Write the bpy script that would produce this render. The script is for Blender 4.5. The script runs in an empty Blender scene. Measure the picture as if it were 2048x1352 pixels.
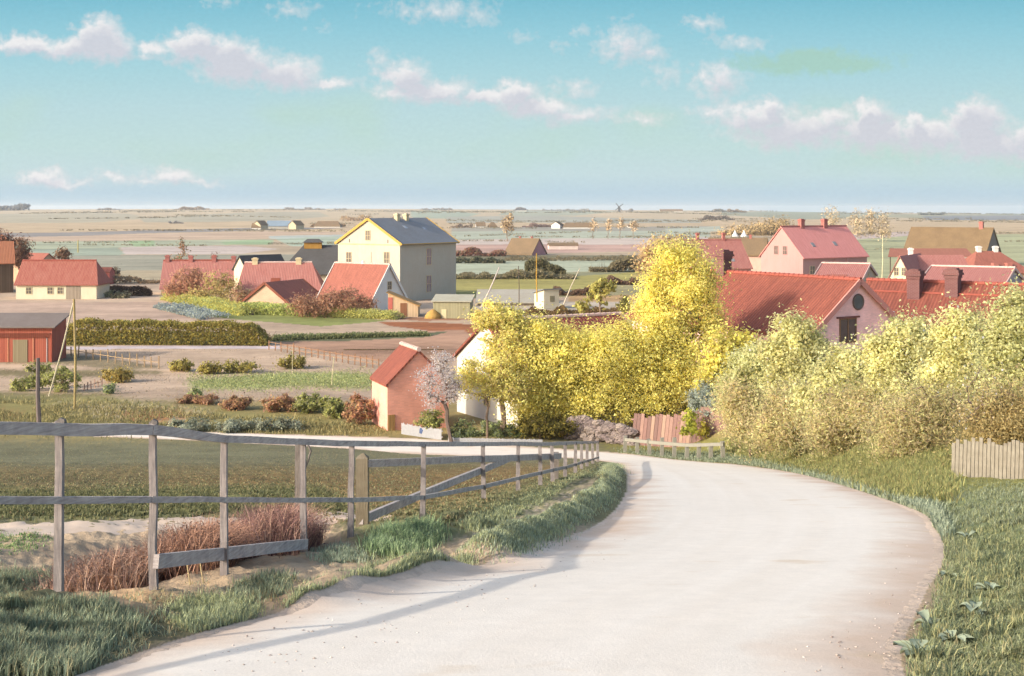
import bpy, math, random
import numpy as np

# ------------------------------------------------------------------ frame of reference
# camera at (0, 0, CZ) looking along +Y, the plain lies at z = 0; (u, v) are photo pixels (2048 x 1352)
F, VH, CZ = 2600.0, 416.0, 13.4
rng = np.random.default_rng(7)
random.seed(7)
scene = bpy.context.scene
COL = scene.collection

def X(u, y): return (u - 1024.0) / F * y
def Z(v, y): return CZ - (v - VH) / F * y
def P(u, v, y): return np.array([X(u, y), y, Z(v, y)])
def sstep(a, b, t):
    t = np.clip((t - a) / (b - a), 0, 1)
    return t * t * (3 - 2 * t)

K = 1.42                                                    # light reaching a flat sunny surface: picture value / base colour
def lin(c, k=None):
    c = np.asarray(c, float) / 255.0
    l = np.where(c <= 0.04045, c / 12.92, ((c + 0.055) / 1.055) ** 2.4)
    return l / (K if k is None else k)

# ------------------------------------------------------------------ terrain
ROAD_IN = [(-3.2, -6), (-2.6, 0), (-2.2, 3.5), (-1.9, 6), (-1.5, 7.6), (-.38, 10.5), (.68, 14), (1.75, 21.1), (3.06, 34.4), (4.15, 50), (4.5, 57),
           (4.1, 61.5), (2, 64.6), (-4.3, 66.5), (-8.7, 70), (-14.5, 72.6), (-22, 75.2), (-45, 80), (-90, 84)]
ROAD_OUT = [(1.0, -6), (1.2, 0), (1.5, 3.5), (1.75, 5.8), (2.72, 8.6), (3.78, 11.4), (4.95, 15.2), (6.3, 21.1), (8.75, 39.5), (9.45, 54), (9.0, 59),
            (7.8, 63), (5.8, 67.2), (1, 71), (-5, 74.6), (-12.6, 76.4), (-21.7, 78.2), (-45, 83), (-90, 87.5)]
TRACK = [(-16, 15.4), (-9, 15.0), (-6.2, 15.2), (-4.3, 16.0), (-2.8, 17.0), (-1.9, 17.8)]

def resample(pts, n):
    pts = np.array(pts, float)
    m = len(pts)
    t = np.linspace(0, m - 1, n)
    i = np.clip(t.astype(int), 0, m - 2)
    f = (t - i)[:, None]
    g = lambda k: pts[np.clip(k, 0, m - 1)]
    p0, p1, p2, p3 = g(i - 1), g(i), g(i + 1), g(i + 2)
    return 0.5 * ((2 * p1) + (p2 - p0) * f + (2 * p0 - 5 * p1 + 4 * p2 - p3) * f ** 2 + (3 * p1 - p0 - 3 * p2 + p3) * f ** 3)

ROAD_A, ROAD_B = resample(ROAD_IN, 500), resample(ROAD_OUT, 500)
ROAD_POLY = np.vstack([ROAD_A, ROAD_B[::-1]])

def inpoly(x, y, poly):
    x = np.asarray(x, float); y = np.asarray(y, float)
    poly = np.asarray(poly, float)
    ins = np.zeros(x.shape, bool)
    lo, hi = poly.min(0), poly.max(0)
    sel = np.where((x >= lo[0]) & (x <= hi[0]) & (y >= lo[1]) & (y <= hi[1]))
    xs, ys = x[sel], y[sel]
    r = np.zeros(xs.shape, bool)
    q = np.roll(poly, -1, 0)
    for (x0, y0), (x1, y1) in zip(poly, q):
        if y0 == y1: continue
        c = ((y0 > ys) != (y1 > ys))
        r ^= c & (xs < (x1 - x0) * (ys - y0) / (y1 - y0) + x0)
    ins[sel] = r
    return ins

def segdist(x, y, line):
    d = np.full(np.shape(x), 1e9)
    line = np.asarray(line, float)
    for a, b in zip(line[:-1], line[1:]):
        ab = b - a
        t = np.clip(((x - a[0]) * ab[0] + (y - a[1]) * ab[1]) / (ab @ ab), 0, 1)
        d = np.minimum(d, np.hypot(x - a[0] - t * ab[0], y - a[1] - t * ab[1]))
    return d

RA8, RB8 = ROAD_A[::8], ROAD_B[::8]
def road_fade(x, y):
    d = np.minimum(segdist(x, y, RA8), segdist(x, y, RB8))
    return np.where(inpoly(x, y, ROAD_POLY), 0, sstep(0, .6, d))

HZ_U = [-3000, -600, 0, 300, 700, 1024, 1400, 1700, 2048, 2600, 5000]
HZ_V = [420, 419, 419, 418, 417.5, 419, 421, 425, 429, 430, 430]
FOOT = [(-.62, 11.4), (-.12, 13.25), (.36, 16.9), (1.05, 22.5), (2.2, 34.4)]
RIDGES = [([(-1.35, 8.3), (-.95, 9.3), (-.62, 10.4)], .15, .24),
          ([(-.20, 11.4), (.22, 13.2), (.66, 16.4), (1.34, 21), (1.75, 25), (2.35, 31), (2.95, 38), (3.5, 46)], .18, .25),
          ([(-3.6, 5.0), (-3.0, 6.4), (-2.55, 7.4)], .17, .5),
          ([(-1.4, 13.6), (-.6, 15.4)], .16, .5)]
def wav(x, y, s, ph):
    return (np.sin(x * s + 1.7 * np.sin(y * s * .7 + ph)) * np.cos(y * s * 1.13 + 1.3 * np.sin(x * s * .6 + 2 * ph)))

def ground(x, y):
    x = np.asarray(x, float); y = np.asarray(y, float)
    d1 = 1.05 + .178 * y
    h = np.clip(.5 + .5 * (13.4 - d1) / 2.0, 0, 1)
    D = 13.4 * (1 - h) + d1 * h - 2.0 * h * (1 - h)
    # far country rises gently to the skyline
    u = 1024 + F * x / np.maximum(y, 1)
    Dt = 1.2308 * (np.interp(u, HZ_U, HZ_V) - VH)
    s = sstep(700, 3200, y)
    D = D * (1 - s) + Dt * s + s * (1 - s) * 3.0 * wav(x, y, .0042, 1.0)
    D = np.where(y > 3200, Dt * (y / 3200) * 1.03, D)
    z = CZ - D
    # bank right of the road
    xe = np.interp(y, ROAD_B[:300, 1], ROAD_B[:300, 0])
    e = x - xe
    z = z + 2.1 * sstep(.4, 5.5, e) * sstep(27, 44, y) * (1 - sstep(78, 110, y))
    z = z + .25 * sstep(.2, 1.5, e) * (1 - sstep(27, 44, y)) * (y < 60)
    # verge ridges and soft bumps
    near = y < 60
    if np.any(near):
        for line, hh, w in RIDGES:
            dd = segdist(x, y, line)
            lump = 1 + .35 * wav(x, y, 3.1, .4)
            z = z + np.where(near, hh * lump * np.exp(-(dd / w) ** 2), 0)
        z = z + np.where(near, (.03 * wav(x, y, 2.6, 2.2) + .022 * wav(x, y, 6.1, .2) + .016 * wav(x, y, 13.7, .8) + .01 * wav(x, y, 29., .1)) * road_fade(x, y), 0)
        # hollow on the field side of the fence
        fx = np.interp(y, [0, 9, 12, 22, 60], [-3.0, -2.6, -2.0, -.6, 3.8])
        z = z - .30 * np.exp(-((x - fx + 1.3) / .8) ** 2) * sstep(8, 10, y) * (1 - sstep(13, 17, y))
    far = (y > 79) & (y < 300)
    z = z + np.where(far, .5 * np.exp(-((y - 88) / 6) ** 2) * (x < -8) * sstep(-8, -12, x) * (1 + .4 * wav(x, y, .3, 1.)), 0)
    return z

def gz(x, y): return float(ground(np.array([x]), np.array([y]))[0])

def unproject(u, v):
    u = np.asarray(u, float); v = np.asarray(v, float)
    lo = np.full(u.shape, 3.5); hi = np.full(u.shape, 3300.)
    for _ in range(44):
        m = np.sqrt(lo * hi)
        below = Z(v, m) < ground(X(u, m), m)
        hi = np.where(below, m, hi); lo = np.where(below, lo, m)
    y = np.sqrt(lo * hi)
    x = X(u, y)
    return np.stack([x, y, ground(x, y)], -1)

# ------------------------------------------------------------------ mesh helpers
class MB:
    def __init__(s): s.v, s.f, s.mi = [], [], []
    def poly(s, pts, mi=0):
        b = len(s.v); s.v += [tuple(map(float, p)) for p in pts]
        s.f.append(tuple(range(b, b + len(pts)))); s.mi.append(mi)
    def solid(s, v, f, mi=0):
        b = len(s.v); s.v += [tuple(map(float, p)) for p in v]
        for q in f: s.f.append(tuple(b + i for i in q)); s.mi.append(mi)
    def box(s, lo, hi, mi=0):
        (x0, y0, z0), (x1, y1, z1) = lo, hi
        v = [(x0, y0, z0), (x1, y0, z0), (x1, y1, z0), (x0, y1, z0), (x0, y0, z1), (x1, y0, z1), (x1, y1, z1), (x0, y1, z1)]
        s.solid(v, [(0, 3, 2, 1), (4, 5, 6, 7), (0, 1, 5, 4), (1, 2, 6, 5), (2, 3, 7, 6), (3, 0, 4, 7)], mi)
    def beam(s, p0, p1, w, h, w1=None, h1=None, up=(0, 0, 1), mi=0, seg=1, wob=0.0):
        p0, p1, up = np.array(p0, float), np.array(p1, float), np.array(up, float)
        d = p1 - p0; d /= np.linalg.norm(d)
        a = np.cross(d, up)
        if np.linalg.norm(a) < 1e-4: a = np.cross(d, (0, 1, 0))
        a /= np.linalg.norm(a); b = np.cross(a, d)
        w1 = w if w1 is None else w1; h1 = h if h1 is None else h1
        v = []
        for k in range(seg + 1):
            t = k / seg
            c = p0 + (p1 - p0) * t + (a * rng.normal() + b * rng.normal()) * wob * (0 < k < seg)
            ww, hh = w + (w1 - w) * t, h + (h1 - h) * t
            v += [c - a * ww / 2 - b * hh / 2, c + a * ww / 2 - b * hh / 2, c + a * ww / 2 + b * hh / 2, c - a * ww / 2 + b * hh / 2]
        f = [(0, 3, 2, 1), tuple(4 * seg + i for i in (0, 1, 2, 3))]
        for k in range(seg):
            o = 4 * k
            for i in range(4):
                j = (i + 1) % 4
                f.append((o + i, o + j, o + 4 + j, o + 4 + i))
        s.solid(v, f, mi)
    def tube(s, pts, rad, n=6, mi=0):
        pts = [np.array(p, float) for p in pts]
        v, f = [], []
        for i, p in enumerate(pts):
            d = pts[min(i + 1, len(pts) - 1)] - pts[max(i - 1, 0)]
            d /= max(np.linalg.norm(d), 1e-9)
            a = np.cross(d, (0.31, 0.95, 0.05) if abs(d[1]) < .9 else (1, 0, 0)); a /= np.linalg.norm(a); b = np.cross(d, a)
            for k in range(n):
                t = 2 * math.pi * k / n
                v.append(p + rad[i] * (a * math.cos(t) + b * math.sin(t)))
        for i in range(len(pts) - 1):
            for k in range(n):
                f.append((i * n + k, i * n + (k + 1) % n, (i + 1) * n + (k + 1) % n, (i + 1) * n + k))
        f.append(tuple(range(n))[::-1]); f.append(tuple((len(pts) - 1) * n + k for k in range(n)))
        s.solid(v, f, mi)
    def build(s, name, mats, parent=None, smooth=False):
        me = bpy.data.meshes.new(name)
        me.from_pydata(s.v, [], s.f)
        mats = mats if isinstance(mats, (list, tuple)) else [mats]
        for m in mats: me.materials.append(m)
        me.polygons.foreach_set('material_index', s.mi)
        if smooth: me.polygons.foreach_set('use_smooth', [True] * len(s.f))
        uvl = me.uv_layers.new(name='UVMap')
        uv = []
        for p in me.polygons:
            n = p.normal
            if abs(n.z) > .985: t, b = np.array((1., 0, 0)), np.array((0, 1., 0))
            else:
                t = np.cross((0, 0, 1), n); t /= np.linalg.norm(t); b = np.cross(n, t)
            for i in p.vertices:
                c = me.vertices[i].co
                uv += [c.x * t[0] + c.y * t[1] + c.z * t[2], c.x * b[0] + c.y * b[1] + c.z * b[2]]
        uvl.data.foreach_set('uv', uv)
        me.update()
        o = bpy.data.objects.new(name, me); COL.objects.link(o)
        if parent: o.parent = parent
        return o

def npmesh(name, V, Q, cols, mat, parent=None, smooth=False):
    V = np.asarray(V, np.float32); Q = np.asarray(Q, np.int32)
    me = bpy.data.meshes.new(name)
    me.vertices.add(len(V)); me.vertices.foreach_set('co', V.ravel())
    n, k = Q.shape
    me.loops.add(n * k); me.loops.foreach_set('vertex_index', Q.ravel())
    me.polygons.add(n); me.polygons.foreach_set('loop_start', np.arange(n, dtype=np.int32) * k)
    me.polygons.foreach_set('loop_total', np.full(n, k, np.int32))
    if smooth: me.polygons.foreach_set('use_smooth', np.ones(n, bool))
    me.update(calc_edges=True)
    if cols is not None:
        a = me.attributes.new('Col', 'FLOAT_COLOR', 'POINT')
        c4 = np.ones((len(V), 4), np.float32); c4[:, :3] = cols
        a.data.foreach_set('color', c4.ravel())
    me.materials.append(mat)
    o = bpy.data.objects.new(name, me); COL.objects.link(o)
    if parent: o.parent = parent
    return o

def tag(o, label=None, cat=None, group=None, kind=None):
    if label: o['label'] = label
    if cat: o['category'] = cat
    if group: o['group'] = group
    if kind: o['kind'] = kind
    return o

def empty(name, loc, label, cat, group=None, rz=0):
    o = bpy.data.objects.new(name, None); COL.objects.link(o)
    o.empty_display_size = .3
    o.location = loc; o.rotation_euler = (0, 0, rz)
    return tag(o, label, cat, group)

# ------------------------------------------------------------------ materials
class NT:
    def __init__(s, name):
        s.m = bpy.data.materials.new(name); s.m.use_nodes = True
        s.t = s.m.node_tree; s.t.nodes.clear()
        s.out = s.n('ShaderNodeOutputMaterial')
    def n(s, typ, **kw):
        o = s.t.nodes.new(typ)
        for k, v in kw.items():
            if k in o.inputs: o.inputs[k].default_value = v
            else: setattr(o, k, v)
        return o
    def l(s, a, b): s.t.links.new(a, b)
    def math(s, op, a, b=None, c=None):
        o = s.n('ShaderNodeMath', operation=op)
        for i, q in enumerate((a, b, c)):
            if q is None: continue
            if hasattr(q, 'links'): s.l(q, o.inputs[i])
            else: o.inputs[i].default_value = q
        return o.outputs[0]
    def noise(s, vec, scale, detail=4, rough=.55):
        o = s.n('ShaderNodeTexNoise'); o.inputs['Scale'].default_value = scale
        o.inputs['Detail'].default_value = detail; o.inputs['Roughness'].default_value = rough
        if vec is not None: s.l(vec, o.inputs['Vector'])
        return o.outputs['Fac']
    def mapr(s, v, a, b, c, d):
        o = s.n('ShaderNodeMapRange'); s.l(v, o.inputs[0])
        for i, q in enumerate((a, b, c, d)): o.inputs[i + 1].default_value = q
        return o.outputs[0]
    def mixc(s, fac, a, b, blend='MIX'):
        o = s.n('ShaderNodeMix', data_type='RGBA', blend_type=blend)
        for i, q in ((0, fac), (6, a), (7, b)):
            if hasattr(q, 'links'): s.l(q, o.inputs[i])
            elif i: o.inputs[i].default_value = tuple(q) + (1,) if len(q) == 3 else q
            else: o.inputs[i].default_value = q
        return o.outputs[2]
    def scalec(s, col, fac):
        o = s.n('ShaderNodeVectorMath', operation='SCALE')
        if hasattr(col, 'links'): s.l(col, o.inputs[0])
        else: o.inputs[0].default_value = tuple(col)
        if hasattr(fac, 'links'): s.l(fac, o.inputs['Scale'])
        else: o.inputs['Scale'].default_value = fac
        return o.outputs[0]
    def mapping(s, vec, scale):
        o = s.n('ShaderNodeMapping'); s.l(vec, o.inputs[0]); o.inputs['Scale'].default_value = scale
        return o.outputs[0]
    def surf(s, col, rough=.85, bump=None, bstr=.3, bdist=.02, spec=.2):
        p = s.n('ShaderNodeBsdfPrincipled')
        if hasattr(col, 'links'): s.l(col, p.inputs['Base Color'])
        else: p.inputs['Base Color'].default_value = tuple(col) + (1,)
        p.inputs['Roughness'].default_value = rough
        p.inputs['Specular IOR Level'].default_value = spec
        if bump is not None:
            b = s.n('ShaderNodeBump'); b.inputs['Strength'].default_value = bstr; b.inputs['Distance'].default_value = bdist
            s.l(bump, b.inputs['Height']); s.l(b.outputs[0], p.inputs['Normal'])
        s.l(p.outputs[0], s.out.inputs[0])
        return s.m

_mc = {}
def mat(kind, rgb, k=None, var=.18, alt=None):
    key = (kind, tuple(rgb), k, var, alt)
    if key in _mc: return _mc[key]
    c = np.clip(lin(rgb, k), 0, .85)
    c2 = np.clip(lin(alt, k), 0, .85) if alt else c * (1 - var) * np.array((1, .96, .92))
    t = NT(kind)
    tc = t.n('ShaderNodeTexCoord'); uv = tc.outputs['UV']; ob = tc.outputs['Object']
    if kind == 'tiles':
        w = t.n('ShaderNodeTexWave', wave_type='BANDS', bands_direction='X'); w.inputs['Scale'].default_value = 1.35; w.inputs['Distortion'].default_value = .25
        t.l(uv, w.inputs[0])
        sp = t.n('ShaderNodeSeparateXYZ'); t.l(uv, sp.inputs[0])
        row = t.math('FRACT', t.math('MULTIPLY', sp.outputs[1], 2.9))
        st = t.noise(t.mapping(uv, (2.2, .35, 1)), 1.5, 5, .65)
        sp2 = t.noise(uv, 5.5, 3, .7)
        f = t.mapr(t.math('ADD', t.math('MULTIPLY', st, .65), t.math('MULTIPLY', sp2, .35)), .38, .64, 0, 1)
        col = t.mixc(f, c2, c)
        col = t.scalec(col, t.mapr(t.math('MULTIPLY', w.outputs[1], t.mapr(row, 0, .15, .75, 1.0)), 0, 1, .80, 1.08))
        h = t.math('ADD', w.outputs[1], t.math('MULTIPLY', row, -.5))
        return _mc.setdefault(key, t.surf(col, .8, h, .5, .05))
    if kind == 'thatch':
        st = t.noise(t.mapping(uv, (4.0, .7, 1)), 1.8, 6, .7)
        big = t.noise(uv, .35, 3)
        col = t.mixc(t.mapr(t.math('ADD', t.math('MULTIPLY', st, .6), t.math('MULTIPLY', big, .4)), .36, .64, 0, 1), c2, c)
        return _mc.setdefault(key, t.surf(col, .95, st, .7, .12))
    if kind == 'brick':
        b = t.n('ShaderNodeTexBrick'); t.l(uv, b.inputs[0])
        b.inputs['Scale'].default_value = 1; b.inputs['Brick Width'].default_value = .26; b.inputs['Row Height'].default_value = .085
        b.inputs['Mortar Size'].default_value = .012; b.inputs['Mortar Smooth'].default_value = .4
        b.inputs['Color1'].default_value = tuple(c * 1.06) + (1,); b.inputs['Color2'].default_value = tuple(c * .90) + (1,)
        b.inputs['Mortar'].default_value = tuple(np.clip(c * .8 + .08, 0, .9)) + (1,)
        n = t.noise(uv, .8, 4, .6)
        col = t.scalec(b.outputs[0], t.mapr(n, .3, .7, .86, 1.10))
        return _mc.setdefault(key, t.surf(col, .9, b.outputs[1], -.25, .015))
    if kind == 'planks':
        sp = t.n('ShaderNodeSeparateXYZ'); t.l(uv, sp.inputs[0])
        q = t.math('MULTIPLY', sp.outputs[0], 6.0)
        fl = t.math('FLOOR', q); fr = t.math('FRACT', q)
        wn = t.n('ShaderNodeTexWhiteNoise', noise_dimensions='1D'); t.l(fl, wn.inputs['W'])
        gr = t.noise(t.mapping(uv, (14, .8, 1)), 1.5, 4, .6)
        gap = t.math('MULTIPLY', t.mapr(fr, 0, .10, 0, 1), t.mapr(fr, .90, 1, 1, 0))
        f = t.math('ADD', t.math('MULTIPLY', wn.outputs[0], .6), t.math('MULTIPLY', gr, .5))
        col = t.mixc(t.mapr(f, .2, .9, 0, 1), c2, c)
        col = t.scalec(col, t.mapr(gap, 0, 1, .45, 1))
        return _mc.setdefault(key, t.surf(col, .9, gap, .4, .02))
    if kind in ('wood', 'wood_rail'):                                         # weathered boards, grain runs the long way of the face
        g1 = t.noise(t.mapping(ob, (5, 5, 5)), 1.3, 5, .65)
        g2 = t.noise(t.mapping(uv, (5, 60, 1) if kind == 'wood_rail' else (60, 5, 1)), 1.0, 4, .6)
        col = t.mixc(t.mapr(t.math('ADD', t.math('MULTIPLY', g1, .5), t.math('MULTIPLY', g2, .5)), .36, .62, 0, 1), c2, c)
        return _mc.setdefault(key, t.surf(col, .85, g2, .5, .012))
    if kind == 'glass':
        n = t.noise(ob, 1.2, 2)
        return _mc.setdefault(key, t.surf(t.scalec(c, t.mapr(n, .3, .7, .8, 1.2)), .25, spec=.5))
    if kind == 'stone':
        v = t.n('ShaderNodeTexVoronoi'); v.inputs['Scale'].default_value = 2.2; t.l(ob, v.inputs[0])
        e = t.n('ShaderNodeTexVoronoi', feature='DISTANCE_TO_EDGE'); e.inputs['Scale'].default_value = 2.2; t.l(ob, e.inputs[0])
        hs = t.n('ShaderNodeSeparateColor'); t.l(v.outputs['Color'], hs.inputs[0])
        col = t.mixc(hs.outputs[0], c2, c)
        col = t.scalec(col, t.mapr(e.outputs[0], 0, .08, .55, 1))
        return _mc.setdefault(key, t.surf(col, .95, e.outputs[0], .8, .15))
    # plaster and everything else
    n1 = t.noise(ob, .45, 4, .6); n2 = t.noise(t.mapping(ob, (1, 1, .3)), 2.6, 5, .7)
    col = t.mixc(t.mapr(t.math('ADD', t.math('MULTIPLY', n1, .5), t.math('MULTIPLY', n2, .5)), .36, .64, 0, 1), c2, c)
    return _mc.setdefault(key, t.surf(col, .9, n2, .25, .03))

def leaf_mat(name, trans=.35, sheen=0):
    t = NT(name)
    a = t.n('ShaderNodeAttribute', attribute_name='Col')
    d = t.n('ShaderNodeBsdfDiffuse'); t.l(a.outputs['Color'], d.inputs[0])
    r = t.n('ShaderNodeBsdfTranslucent'); t.l(a.outputs['Color'], r.inputs[0])
    m = t.n('ShaderNodeMixShader'); m.inputs[0].default_value = trans
    t.l(d.outputs[0], m.inputs[1]); t.l(r.outputs[0], m.inputs[2]); t.l(m.outputs[0], t.out.inputs[0])
    return t.m
LEAF = leaf_mat('leaves', .60)
GRASS = leaf_mat('grass_blades', .30)
TWIG = leaf_mat('twigs', .08)
BARK = mat('wood', (138, 118, 100), 1.1, var=.35)
BARKD = mat('wood', (112, 96, 86), 1.1, var=.35)

def ground_mat():
    t = NT('ground_soil_and_turf')
    a = t.n('ShaderNodeAttribute', attribute_name='Col')
    tc = t.n('ShaderNodeTexCoord'); ob = tc.outputs['Object']
    n0 = t.noise(t.mapping(ob, (.35, 1, 1)), .035, 4, .6)
    n1 = t.noise(ob, .55, 5, .65)
    n2 = t.noise(ob, 7.0, 5, .7)
    n3 = t.noise(t.mapping(ob, (.4, 1, 1)), .16, 5, .65)
    n2 = t.math('ADD', n2, t.mapr(n3, .3, .7, -.30, .30))
    s = t.math('ADD', t.math('ADD', t.mapr(n0, .3, .7, -.26, .10), t.mapr(n1, .3, .7, -.15, .14)), t.mapr(n2, .2, .8, -.22, .18))
    col = t.scalec(a.outputs['Color'], t.math('ADD', s, 1.0))
    return t.surf(col, .95, t.math('ADD', n1, n2), .6, .06, .1)
GROUND = ground_mat()

def road_mat():
    t = NT('road_gravel')
    tc = t.n('ShaderNodeTexCoord'); ob = tc.outputs['Object']; uv = tc.outputs['UV']
    n1 = t.noise(ob, .5, 5, .6); n2 = t.noise(ob, 5.0, 6, .7); n3 = t.noise(ob, 60, 3, .7)
    trk = t.noise(t.mapping(uv, (9.0, .035, 1)), 1.0, 4, .6)     # wheel-worn streaks along the road
    sp = t.n('ShaderNodeSeparateXYZ'); t.l(uv, sp.inputs[0])
    edge = t.math('MINIMUM', sp.outputs[0], t.math('SUBTRACT', 1.0, sp.outputs[0]))
    edge = t.math('ADD', edge, t.mapr(n1, .3, .7, -.09, .09))
    base = t.mixc(t.mapr(trk, .3, .7, 0, 1), lin((236, 223, 205), 1.33), lin((243, 232, 216), 1.33))
    base = t.mixc(t.mapr(edge, .02, .17, 1, 0), base, lin((222, 195, 170), 1.33))
    st = t.noise(ob, 1.1, 3, .5)
    base = t.mixc(t.mapr(st, .66, .74, 0, .5), base, lin((224, 196, 160), 1.42))
    s = t.math('ADD', t.math('ADD', t.mapr(n1, .3, .7, -.03, .03), t.mapr(n2, .3, .7, -.05, .05)), t.mapr(n3, .3, .7, -.07, .05))
    return t.surf(t.scalec(base, t.math('ADD', s, 1.0)), .95, t.math('ADD', t.math('MULTIPLY', n2, .7), n3), .16, .02, .1)
ROADM = road_mat()

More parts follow.
